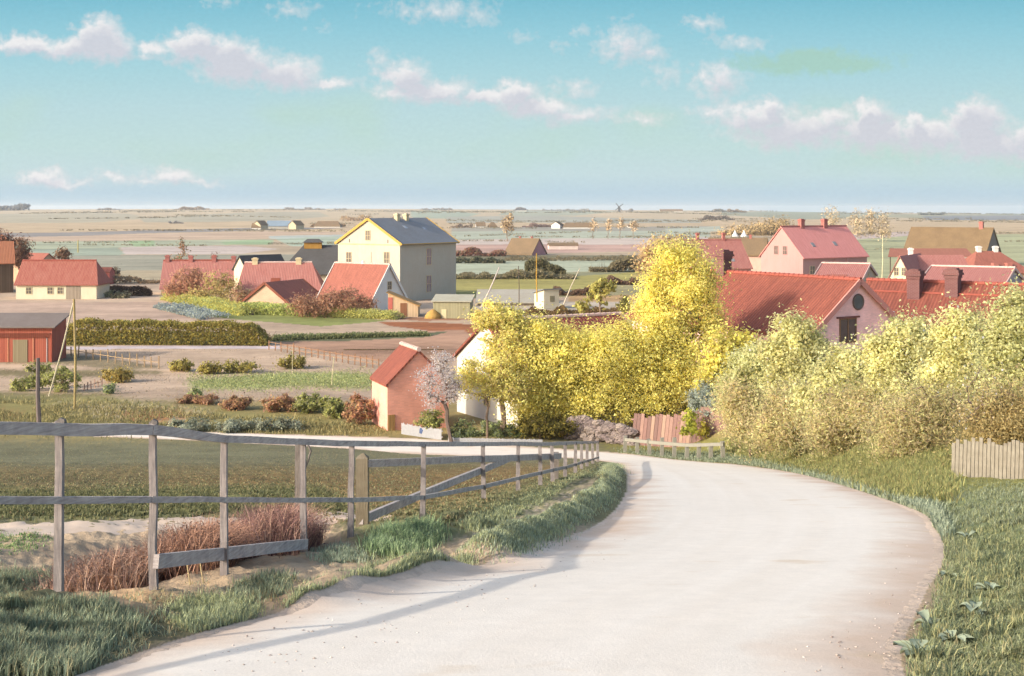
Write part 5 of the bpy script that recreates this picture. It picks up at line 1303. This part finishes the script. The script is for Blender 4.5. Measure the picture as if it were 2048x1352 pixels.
# gate bar on its posts, behind the fence
gp = np.array((X(725, 15.0), 15.0, gz(X(725, 15.0), 15.0)))
gate = empty('field_gate', tuple(gp), 'long grey bar gate with diagonal brace and pointed gatepost', 'gate')
q = MB(); zt = Z(905, 15.0) - gp[2]
w = .072
q.solid([(-w, -w, -.3), (w, -w, -.3), (w, w, -.3), (-w, w, -.3), (-w * .95, -w, zt - .06), (w * .95, -w, zt - .06), (w * .95, w, zt - .06), (-w * .95, w, zt - .06), (.01, 0, zt)],
        [(3, 2, 1, 0), (0, 1, 5, 4), (1, 2, 6, 5), (2, 3, 7, 6), (3, 0, 4, 7), (4, 5, 8), (5, 6, 8), (6, 7, 8), (7, 4, 8)])
q.build('gatepost', mat('wood', (146, 134, 112), 1.45, .34), gate)
ye = 34.5; b0, b1 = P(733, 927, 14.95), P(1120, 912, ye)
q = MB(); q.beam(b0 - gp, b1 - gp, .06, .085, .09, .15, seg=6, wob=.006); q.build('top_bar', FWR, gate)
t = .55; c = b0 + (b1 - b0) * t
q = MB(); q.beam(P(722, 1040, 14.93) - gp, c - gp + np.array((0, -.04, 0)), .05, .10, .07, .11, seg=4, wob=.004); q.build('brace', FWR, gate)
q = MB(); xe = X(1110, ye); zb = gz(xe, ye); q.beam(np.array((xe, ye, zb - .2)) - gp, np.array((xe, ye, Z(905, ye))) - gp, .2, .2, up=(0, 1, 0), seg=3, wob=.01); q.build('gatepost', FWD, gate)
q = MB(); y = 14.2; x = X(598, y); z0 = gz(x, y); zt = Z(880, y)
q.beam((0, 0, -.3), (0, 0, zt - z0), .085, .085, .075, .075, up=(0, 1, 0), seg=4, wob=.006); q.tube([(.09, 0, zt - z0 - .03), (.13, 0, zt - z0 - .12), (.1, 0, zt - z0 - .22), (.07, 0, zt - z0 - .3)], [.012] * 4, 5)
o = q.build('hook_post', FWD); o.location = (x, y, z0); tag(o, 'lone grey post with iron hook behind the roadside fence', 'post')

# ------------------------------------------------------------------ grass and weeds near the road
def blades(C, h, w, cols, lean=.45, dirx=0.0):
    n = len(C)
    az = rng.uniform(0, 2 * math.pi, n)
    d = np.stack([np.cos(az), np.sin(az), np.zeros(n)], -1)
    d[:, 0] += dirx
    side = np.stack([-np.sin(az), np.cos(az), np.zeros(n)], -1)
    hh = (h * rng.uniform(.45, 1.25, n))[:, None]; ww = (w * rng.uniform(.6, 1.3, n))[:, None]
    up = np.array((0, 0, 1.))
    ln = lean * rng.uniform(.2, 1.3, n)[:, None]
    m = C + up * hh * .55 + d * hh * ln * .35
    t = C + up * hh * (1 - .3 * ln) + d * hh * ln
    V = np.stack([C - side * ww / 2, C + side * ww / 2, m + side * ww * .38, m - side * ww * .38, t], 1).reshape(-1, 3)
    b = np.arange(n)[:, None] * 5
    Q4 = b + np.array((0, 1, 2, 3)); Q3 = b + np.array((3, 2, 4, 4))
    return V, np.vstack([Q4]), np.repeat(cols, 5, 0), b + np.array((3, 2, 4))
def blade_mesh(name, C, h, w, cols, lean=.45, mat_=GRASS, parent=None, dirx=0.0):
    V, Q, cc, T3 = blades(C, h, w, cols, lean, dirx)
    tri = np.vstack([Q[:, [0, 1, 2]], Q[:, [0, 2, 3]], T3])
    return npmesh(name, V, tri, cc, mat_, parent)
def scatter(poly, n):
    poly = np.array(poly, float).reshape(-1, 2); lo, hi = poly.min(0), poly.max(0)
    out = np.zeros((0, 2))
    while len(out) < n:
        p = rng.uniform(lo, hi, (n * 2, 2)); out = np.vstack([out, p[inpoly(p[:, 0], p[:, 1], poly)]])
    return out[:n]
def clumpy(C, s, keep):
    f = .5 + .25 * wav(C[:, 0], C[:, 1], s, .7) + .25 * wav(C[:, 0], C[:, 1], s * 2.3, 1.9)
    return C[f > (1 - keep)]
VG = [(128, 132, 102), (112, 117, 90), (146, 150, 116), (98, 103, 82), (138, 138, 98)]
VGB = [(120, 128, 108), (134, 140, 118), (106, 114, 94), (148, 154, 128)]
FG = [(130, 128, 96), (118, 120, 88), (142, 134, 102), (108, 112, 80), (142, 124, 92)]
BKG = [(146, 146, 92), (134, 138, 90), (156, 152, 98), (122, 126, 86), (152, 140, 94)]
def grass(poly, n, h, w, cols, lean=.5, keep=1.0, s=2.0, k=1.05, name='grass', offroad=True):
    p = scatter(poly, n) + rng.normal(size=(n, 2)) * np.array((12, 5)); C = unproject(p[:, 0], np.maximum(p[:, 1], 880 if p[0, 1] > 880 else 700))
    C = C[segdist(C[:, 0], C[:, 1], FOOT) > np.interp(C[:, 1], [12, 20, 34], [.24, .40, .5])]
    if offroad: C = C[~inpoly(C[:, 0], C[:, 1], ROAD_POLY)]
    if keep < 1: C = clumpy(C, s, keep)
    sc = np.array(h) if np.ndim(h) else h
    o = blade_mesh(name, C - np.array((0, 0, .01)), h, w, pick(cols, len(C), k), lean)
    return tag(o, kind='stuff')
def grass_line(line, n, spread, h, w, cols, lean=.5, k=1.05, keep=1.0, s=4.0, offroad=False):
    L = resample(line, 400)
    # more blades near the camera
    wgt = 1 / np.maximum(L[:, 1], 4) ** 1.1
    i = rng.choice(400, n, p=wgt / wgt.sum())
    C2 = L[i] + rng.normal(size=(n, 2)) * spread * np.array((1, 1.4))
    C = np.stack([C2[:, 0], C2[:, 1], ground(C2[:, 0], C2[:, 1])], -1)
    if keep < 1: C = clumpy(C, s, keep)
    if offroad: C = C[~inpoly(C[:, 0], C[:, 1], ROAD_POLY)]
    return tag(blade_mesh('grass', C, h, w, pick(cols, len(C), k), lean), kind='stuff')

GK = .62
grass_line(RIDGES[1][0], 56000, .115, .055, .008, VG + VGB, k=GK)
grass_line([(2.9, 38), (3.5, 46), (4.0, 52), (4.15, 57)], 12000, .2, .055, .012, VG + VGB, k=GK)
LB = [(104, 110, 90), (118, 126, 102), (90, 96, 80), (134, 140, 112), (126, 120, 92)]
grass([-40,1150, 90,1150, 180,1190, 250,1235, 290,1262, 230,1275, 170,1340, -40,1352], 30000, .085, .0065, LB, keep=.66, s=3.6, k=GK)
grass([-40,1130, 300,1150, 560,1190, 480,1262, 330,1290, 230,1352, -40,1352], 9000, .05, .005, LB + [(160, 142, 104), (146, 130, 98)], keep=.55, s=6.0, k=GK, lean=.9)
grass([-40,1250, 120,1250, 220,1280, 150,1352, -40,1352], 9000, .09, .007, LB, keep=.8, s=5.0, k=GK)
grass([330,1225, 380,1200, 470,1192, 520,1222, 480,1252, 380,1262], 6500, .060, .006, VG, keep=.9, s=5, k=GK)
grass([575,1215, 620,1172, 700,1150, 770,1150, 760,1188, 690,1212, 620,1228], 7000, .065, .006, VG, keep=.95, s=5, k=GK)
grass([690,1165, 760,1128, 860,1105, 945,1118, 930,1150, 860,1170, 760,1185], 8000, .070, .007, VG, keep=.95, s=5, k=GK)
grass([470,1178, 540,1150, 590,1158, 550,1190, 480,1200], 2600, .075, .007, LB, k=GK)
grass([735,1098, 780,1062, 865,1052, 880,1075, 850,1098, 790,1112], 6500, .14, .009, [(122, 138, 98), (104, 118, 86), (140, 152, 114), (90, 100, 80)], lean=.6, k=GK)
grass([930,1050, 1040,1002, 1110,974, 1190,938, 1198,942, 1120,982, 1040,1020, 950,1060], 9000, .075, .011, VG, keep=.85, k=GK)
grass([620,1108, 690,1092, 740,1118, 650,1128], 1800, .06, .006, VGB, keep=.8, s=5, k=GK)
grass([-60,885, 300,880, 700,898, 1000,925, 1190,915, 1160,960, 1050,1010, 900,1050, 720,1045, 500,1022, -60,1036], 60000, .05, .022, FG, lean=.6, keep=.85, s=1.1, k=.95)
grass([-60,985, 640,975, 720,1026, -60,1034], 14000, .08, .02, [(118, 118, 84), (108, 110, 78), (130, 128, 90)], lean=.6, k=1.15)
grass([-40,1070, 60,1062, 110,1075, 60,1100, -40,1105], 1800, .04, .010, [(112, 128, 84), (96, 112, 76)], k=GK)
# right of the road
grass([1860,1040, 2110,990, 2110,1400, 1830,1400, 1840,1300, 1890,1180], 1200, .10, .004, [(176, 166, 124), (160, 150, 108), (150, 140, 104)], lean=.8, keep=.7, s=5.1, k=1.0)
grass([1845,1020, 1885,960, 2110,940, 2110,1400, 1830,1400, 1830,1300, 1880,1200, 1890,1120], 52000, .05, .007, VG + [(130, 132, 98), (116, 122, 84)], lean=.8, keep=.85, s=3.2, k=.85)
grass([1880,1090, 2110,1000, 2110,1400, 1830,1400, 1835,1310, 1885,1210], 12000, .11, .008, [(138, 138, 98), (112, 120, 90), (98, 106, 82), (150, 146, 104), (90, 98, 78)], lean=.9, keep=.42, s=4.3, k=.85)
grass([1890,985, 2110,960, 2110,1060, 1880,1050], 7000, .08, .009, VG + VGB, lean=.7, keep=.7, s=2.4, k=.85)
grass([1240,900, 1480,915, 1700,955, 1860,1010, 1890,1075, 1850,1040, 1700,978, 1480,934, 1250,908], 26000, .13, .02, VGB, lean=.6, k=.8)
grass([1470,905, 1470,862, 1700,850, 1900,880, 2060,900, 2060,930, 1900,925, 1895,1000, 1800,1000, 1650,950], 90000, .20, .022, BKG, lean=.6, keep=.95, s=1.2, k=1.0)
grass([-60,800, 240,806, 460,832, 740,850, 780,866, 500,874, -60,864], 16000, .25, .05, [(156, 146, 100), (144, 136, 92), (166, 152, 108), (134, 128, 88)], lean=.7, keep=.7, s=.5, k=1.1)

grass([0,700, 900,700, 760,790, 500,805, 0,790], 9000, .10, .05, [(178, 156, 126), (160, 142, 112), (150, 142, 104), (190, 166, 138)], lean=.9, keep=.5, s=.35, k=1.3)
grass([330,640, 900,640, 930,690, 560,690, 500,640], 5000, .12, .07, [(176, 148, 120), (160, 150, 108), (186, 160, 130)], lean=.9, keep=.5, s=.3, k=1.3)
grass([380,748, 740,742, 752,776, 390,780], 7000, .14, .06, [(160, 166, 108), (172, 174, 118), (148, 152, 100)], lean=.7, keep=.9, s=.4, k=1.2)

# dry bramble heaps behind the fence
def dry(label, u0, u1, y, vb, h, n, cols):
    u = rng.uniform(u0, u1, n); t = (u - u0) / (u1 - u0)
    yy = y + rng.normal(0, .35, n)
    x = X(u, y); C = np.stack([x, yy, ground(x, yy)], -1)
    hh = h * (.5 + .5 * np.sin(np.pi * np.clip(t, .04, .96)) ** .6)
    root = empty('dry_bush', (X((u0 + u1) / 2, y), y, gz(X((u0 + u1) / 2, y), y)), label, 'bush', 'dry bushes behind the roadside fence')
    V, Q, cc, T3 = blades(C - np.array(root.location), hh, .007, pick(cols, n, .9, .16), .9)
    npmesh('twigs', V, np.vstack([Q[:, [0, 1, 2]], Q[:, [0, 2, 3]], T3]), cc, TWIG, root)
    m = n // 2
    e = rng.integers(0, n, m); Cl = C[e] - np.array(root.location); Cl[:, 2] += hh[e] * rng.uniform(.1, .95, m); Cl[:, :2] += rng.normal(size=(m, 2)) * .06
    V, Q, cc = leaf_quads(Cl, .014, pick(cols, m, 1.0, .2), 2.0)
    npmesh('leaves', V, Q, cc, LEAF, root)
DB = [(150, 122, 106), (132, 106, 94), (166, 138, 118), (116, 94, 84), (150, 114, 92)]
dry('dry brown bush at the foot of the second fence post', 135, 330, 10.6, 1150, .40, 6500, DB)
dry('russet dry bush right of the second fence post', 300, 470, 11.2, 1160, .48, 7000, [(154, 118, 98), (136, 106, 90), (168, 130, 106), (122, 94, 82)])
dry('purplish dry bush under the low slanting rail', 440, 625, 12.6, 1130, .52, 7000, [(150, 116, 104), (132, 100, 92), (168, 136, 116), (116, 88, 84)])

for u, v, y, lab in ((382, 1150, 9.6, 'left one of two pale bent stalks under the low rail'), (408, 1150, 9.7, 'right one of two pale bent stalks under the low rail')):
    x = X(u, y); z = gz(x, y); q = MB(); q.tube([(0, 0, -.03), (-.02, 0, .08), (-.035, .01, .17), (-.03, .01, .24)], [.007, .006, .005, .003], 5)
    o = q.build('pale_stalk', mat('wood', (206, 184, 140))); o.location = (x, y, z); tag(o, lab, 'stalk', 'pale bent stalks')

# broad-leaved weeds at the right edge of the road
LW = mat('plaster', (142, 152, 128), .95, var=.3)
def dock(label, u, v, n, size):
    p = unproject([u], [v])[0]
    root = empty('broad_leaved_weed', tuple(p), label, 'weed', 'broad-leaved weeds on the right verge')
    for i in range(n):
        a = 2 * math.pi * i / n + rng.uniform(-.3, .3); L = .75 * size * rng.uniform(.6, 1.3); hi_ = rng.uniform(.15, .6); bend = rng.normal(); d = np.array((math.cos(a), math.sin(a), 0)); sd = np.array((-d[1], d[0], 0))
        q = MB(); rows = []
        for t, w in ((0, .04), (.15, .07), (.35, .30), (.6, .40), (.82, .27), (1, .02)):
            c = d * L * t + np.array((0, 0, L * (hi_ * math.sin(t * 2.5) + .02))) + sd * L * .12 * bend * t * t
            rows.append([c - sd * L * w * .8 + np.array((0, 0, .02)), c, c + sd * L * w * .8 + np.array((0, 0, .02))])
        v_ = [k for r_ in rows for k in r_]; f = []
        for r_ in range(len(rows) - 1):
            for k in range(2): f.append((r_ * 3 + k, r_ * 3 + k + 1, r_ * 3 + 3 + k + 1, r_ * 3 + 3 + k))
        q.solid(v_, f); q.build('leaf', LW, root, smooth=True)
dock('large pale weed lowest on the right road edge', 1835, 1315, 6, .16)
dock('pale weed next above the lowest on right road edge', 1858, 1262, 6, .13)
dock('broad weed right of the lowest pale one', 1905, 1290, 6, .13)
dock('broad pale weed in the middle of the right verge', 1952, 1235, 5, .15)
dock('small weed on the road edge halfway up the verge', 1898, 1160, 5, .11)
dock('small grey-green weed high on the right verge', 1935, 1080, 5, .13)
dock('pale weed near the right picture edge', 1975, 1185, 5, .11)

# small stones on the road and verge
q = MB()
def stones(n, poly, name):
    p = scatter(poly, n); C = unproject(p[:, 0], p[:, 1])
    dirs = np.array([(1, 0, 0), (0, 1, 0), (-1, 0, 0), (0, -1, 0), (0, 0, 1), (0, 0, -1)], float)
    F8 = np.array([(0, 1, 4), (1, 2, 4), (2, 3, 4), (3, 0, 4), (1, 0, 5), (2, 1, 5), (3, 2, 5), (0, 3, 5)])
    s = rng.uniform(.003, .009, n)
    V = (C[:, None, :] + dirs[None] * s[:, None, None] * rng.uniform(.6, 1.3, (n, 6, 1)) * np.array((1.2, 1, .6)) + np.array((0, 0, .016))).reshape(-1, 3)
    T3 = (np.arange(n)[:, None, None] * 6 + F8[None]).reshape(-1, 3)
    c = np.repeat(pick([(214, 196, 180), (190, 172, 158), (226, 212, 200), (170, 152, 142)], n, None, .1), 6, 0)
    tag(npmesh(name, V, T3, c, TWIG), kind='stuff')
stones(160, [300,1352, 560,1240, 940,1150, 1240,1040, 1290,1020, 1240,1120, 900,1260, 600,1352], 'gravel')
stones(90, [1500,1352, 1800,1352, 1880,1200, 1880,1110, 1800,1030, 1780,1100, 1700,1250], 'gravel')

# ------------------------------------------------------------------ air
HAZE = 0.00010
if HAZE:
    q = MB(); q.box((-4200, -60, -60), (4200, 9200, CZ + 14)); hz = q.build('haze', None); hz.data.materials.clear()
    m = bpy.data.materials.new('haze_air'); m.use_nodes = True; nt = m.node_tree; nt.nodes.clear()
    out = nt.nodes.new('ShaderNodeOutputMaterial'); pv = nt.nodes.new('ShaderNodeVolumePrincipled')
    pv.inputs['Color'].default_value = (.86, .90, .94, 1); pv.inputs['Density'].default_value = HAZE; pv.inputs['Anisotropy'].default_value = .3
    nt.links.new(pv.outputs[0], out.inputs['Volume']); hz.data.materials.append(m); tag(hz, kind='stuff')

# ------------------------------------------------------------------ sky, sun, camera
AZ, EL = math.atan2(-.88, -.47), math.radians(23)             # the sun stands behind the left shoulder
sund = np.array((math.sin(AZ) * math.cos(EL), math.cos(AZ) * math.cos(EL), math.sin(EL)))
world = bpy.data.worlds.new('World'); scene.world = world; world.use_nodes = True
nt = world.node_tree; nt.nodes.clear()
class WT(NT):
    def __init__(s, tree): s.t = tree
w = WT(nt)
STR = .15
EXPO = 1.2
SUN = 2.35
def cloud_group():
    g = bpy.data.node_groups.new('cloud_field', 'ShaderNodeTree')
    g.interface.new_socket('Vector', in_out='INPUT', socket_type='NodeSocketVector')
    g.interface.new_socket('Density', in_out='OUTPUT', socket_type='NodeSocketFloat')
    t = WT(g); gi = t.n('NodeGroupInput'); go = t.n('NodeGroupOutput')
    CL = [(50, 88, 70, 20, 1), (150, 96, 70, 24, 1), (195, 74, 50, 34, 1.1), (225, 92, 46, 30, 1), (310, 95, 40, 18, .7), (385, 92, 54, 34, 1.15), (440, 108, 56, 34, 1.1), (470, 132, 80, 40, 1), (560, 150, 80, 34, .95), (660, 165, 60, 14, .7),
          (770, 120, 30, 30, .5), (815, 150, 50, 32, .9), (850, 182, 100, 24, .9), (800, 186, 50, 16, .8), (960, 198, 60, 18, .95), (1028, 190, 44, 26, 1.1), (1070, 212, 90, 22, .9), (1150, 226, 90, 20, .7), (1280, 236, 60, 12, .55),
          (1440, 222, 70, 22, .6), (1520, 236, 80, 30, .9), (1542, 218, 26, 22, 1), (1600, 262, 130, 34, .9), (1660, 240, 50, 22, .8), (1738, 236, 34, 30, 1.15), (1745, 268, 90, 34, .95), (1832, 240, 24, 16, 1), (1850, 270, 90, 36, .95), (1950, 248, 56, 44, 1.15), (1970, 285, 110, 34, .95), (2060, 280, 70, 40, 1),
          (1250, 82, 60, 38, .62), (1290, 100, 40, 22, .62), (1440, 165, 52, 36, .7), (1330, 150, 50, 30, .45), (1150, 170, 60, 18, .5), (1410, 48, 44, 20, .55), (1480, 84, 60, 18, .5), (1155, 60, 26, 14, .4), (1050, 70, 30, 16, .4), (880, 20, 120, 26, .5), (580, 15, 60, 18, .45), (440, 6, 60, 10, .4), (960, 30, 50, 20, .45), (640, 55, 30, 12, .35), (1120, 90, 30, 14, .35),
          (85, 358, 56, 20, .85), (130, 368, 70, 10, .7), (235, 356, 50, 14, .6), (345, 352, 50, 18, .8), (390, 364, 60, 10, .6), (300, 364, 60, 10, .5)]
    acc = None
    for u, v, ru, rv, a in CL:
        m = t.n('ShaderNodeVectorMath', operation='MULTIPLY_ADD'); t.l(gi.outputs[0], m.inputs[0])
        m.inputs[1].default_value = (1 / ru, 1 / rv, 0); m.inputs[2].default_value = (-u / ru, -v / rv, 0)
        d = t.n('ShaderNodeVectorMath', operation='LENGTH'); t.l(m.outputs[0], d.inputs[0])
        val = t.math('MULTIPLY_ADD', d.outputs['Value'], -a * .62, a)
        acc = val if acc is None else t.math('SMOOTH_MAX', acc, val, .10)
    t.l(acc, go.inputs[0])
    return g
CG = cloud_group()
geo = w.n('ShaderNodeTexCoord'); dirv = geo.outputs['Generated']
sp = w.n('ShaderNodeSeparateXYZ'); w.l(dirv, sp.inputs[0])
yy = w.math('MAXIMUM', sp.outputs[1], .08)
U = w.math('MULTIPLY_ADD', w.math('DIVIDE', sp.outputs[0], yy), F, 1024.0)
V_ = w.math('MULTIPLY_ADD', w.math('DIVIDE', sp.outputs[2], yy), -F, VH)
cb = w.n('ShaderNodeCombineXYZ'); w.l(U, cb.inputs[0]); w.l(V_, cb.inputs[1])
def dist_noise(scale, amp, detail):
    n = w.n('ShaderNodeTexNoise'); n.inputs['Scale'].default_value = scale; n.inputs['Detail'].default_value = detail; n.inputs['Roughness'].default_value = .58
    w.l(cb.outputs[0], n.inputs['Vector'])
    a = w.n('ShaderNodeVectorMath', operation='SUBTRACT'); w.l(n.outputs['Color'], a.inputs[0]); a.inputs[1].default_value = (.5, .5, .5)
    b = w.n('ShaderNodeVectorMath', operation='MULTIPLY'); w.l(a.outputs[0], b.inputs[0]); b.inputs[1].default_value = (amp, amp * .7, 0)
    return b.outputs[0], n.outputs['Fac']
d1, f1 = dist_noise(.012, 90, 6)
d2, f2 = dist_noise(.05, 34, 7)
ad = w.n('ShaderNodeVectorMath', operation='ADD'); w.l(cb.outputs[0], ad.inputs[0]); w.l(d1, ad.inputs[1])
ad2 = w.n('ShaderNodeVectorMath', operation='ADD'); w.l(ad.outputs[0], ad2.inputs[0]); w.l(d2, ad2.inputs[1])
def inst(vec):
    g = w.n('ShaderNodeGroup'); g.node_tree = CG; w.l(vec, g.inputs[0]); return g.outputs[0]
dens = inst(ad2.outputs[0])
up = w.n('ShaderNodeVectorMath', operation='ADD'); w.l(ad2.outputs[0], up.inputs[0]); up.inputs[1].default_value = (-10, -22, 0)
dens_up = inst(up.outputs[0])
dens = w.math('ADD', dens, w.mapr(f2, .3, .7, -.17, .17))
cover = w.mapr(dens, .16, .66, 0, .90)
thick = w.mapr(dens_up, .22, .62, 0, 1)
def wc(rgb): return lin(rgb, 1.0)
lightc = w.mixc(thick, wc((244, 240, 240)), wc((212, 212, 221)))
lightc = w.mixc(w.mapr(dens, .35, .60, .55, 0), lightc, wc((216, 214, 216)))
# bands of the sky by height above the horizon
el = w.math('DIVIDE', w.math('SUBTRACT', VH, V_), VH)
ramp = w.n('ShaderNodeValToRGB'); w.l(el, ramp.inputs[0])
stops = [(0.0, (192, 212, 222)), (.07, (188, 211, 224)), (.16, (198, 220, 224)), (.30, (194, 221, 220)), (.48, (187, 218, 223)), (.66, (171, 213, 222)), (.85, (149, 204, 219)), (1.0, (128, 193, 212))]
cr = ramp.color_ramp
while len(cr.elements) < len(stops): cr.elements.new(.5)
for e, (p_, c_) in zip(cr.elements, stops): e.position = p_; e.color = tuple(wc(c_)) + (1,)
gn = w.n('ShaderNodeTexNoise'); gn.inputs['Scale'].default_value = .0032; gn.inputs['Detail'].default_value = 3
mp = w.mapping(cb.outputs[0], (1, 2.2, 1)); w.l(mp, gn.inputs['Vector'])
band = w.math('MULTIPLY', w.mapr(gn.outputs['Fac'], .48, .66, 0, .55), w.math('MULTIPLY', w.mapr(el, .08, .25, 0, 1), w.mapr(el, .45, .62, 1, 0)))
skyc = w.mixc(band, ramp.outputs[0], wc((190, 219, 204)))
patch = w.n('ShaderNodeVectorMath', operation='MULTIPLY_ADD'); w.l(ad2.outputs[0], patch.inputs[0]); patch.inputs[1].default_value = (1 / 170, 1 / 30, 0); patch.inputs[2].default_value = (-1620 / 170, -126 / 30 , 0)
pl = w.n('ShaderNodeVectorMath', operation='LENGTH'); w.l(patch.outputs[0], pl.inputs[0])
grain = w.noise(w.mapping(cb.outputs[0], (1, 1.6, 1)), .09, 5, .7)
skyc = w.mixc(cover, skyc, lightc)
skyc = w.mixc(w.mapr(w.math('ADD', pl.outputs['Value'], w.mapr(f2, .3, .7, -.25, .25)), .55, 1.1, .8, 0), skyc, wc((170, 208, 192)))
skyc = w.scalec(skyc, w.mapr(grain, .3, .7, .965, 1.035))
low = w.scalec(skyc, 1 / STR / 2 ** EXPO)
ns = w.n('ShaderNodeTexSky', sky_type='NISHITA'); ns.sun_disc = False; ns.sun_elevation = EL; ns.sun_rotation = AZ; ns.air_density = 1.0; ns.dust_density = 3.0; ns.ozone_density = 1.0
# above the strip of sky in view the plain Nishita sky takes over
fac = w.math('MULTIPLY', w.mapr(sp.outputs[2], .16, .34, 1, 0), w.mapr(sp.outputs[1], .1, .4, 0, 1))
final = w.mixc(fac, ns.outputs[0], low)
bg = w.n('ShaderNodeBackground'); bg.inputs['Strength'].default_value = STR; w.l(final, bg.inputs['Color'])
wo = w.n('ShaderNodeOutputWorld'); w.l(bg.outputs[0], wo.inputs['Surface'])

sun = bpy.data.lights.new('sun', 'SUN'); sun.energy = SUN; sun.angle = math.radians(.5); sun.color = (1.0, .945, .865)
so = bpy.data.objects.new('sun', sun); COL.objects.link(so)
from mathutils import Vector
so.rotation_euler = Vector(sund).to_track_quat('Z', 'Y').to_euler(); so.location = (-30, -30, 60)

cam = bpy.data.cameras.new('camera'); co = bpy.data.objects.new('camera', cam); COL.objects.link(co)
co.location = (0, 0, CZ); co.rotation_euler = (math.pi / 2, 0, 0)
cam.sensor_width = 36; cam.lens = 36 * F / 2048; cam.shift_y = -(676 - VH) / 2048
cam.clip_start = .1; cam.clip_end = 20000
scene.camera = co
vs = scene.view_settings
vs.view_transform = 'Standard'; vs.look = 'None'; vs.exposure = EXPO; vs.gamma = 1.0; vs.use_curve_mapping = False
scene.cycles.volume_bounces = 1; scene.cycles.max_bounces = 6; scene.cycles.diffuse_bounces = 3
scene.cycles.use_denoising = True
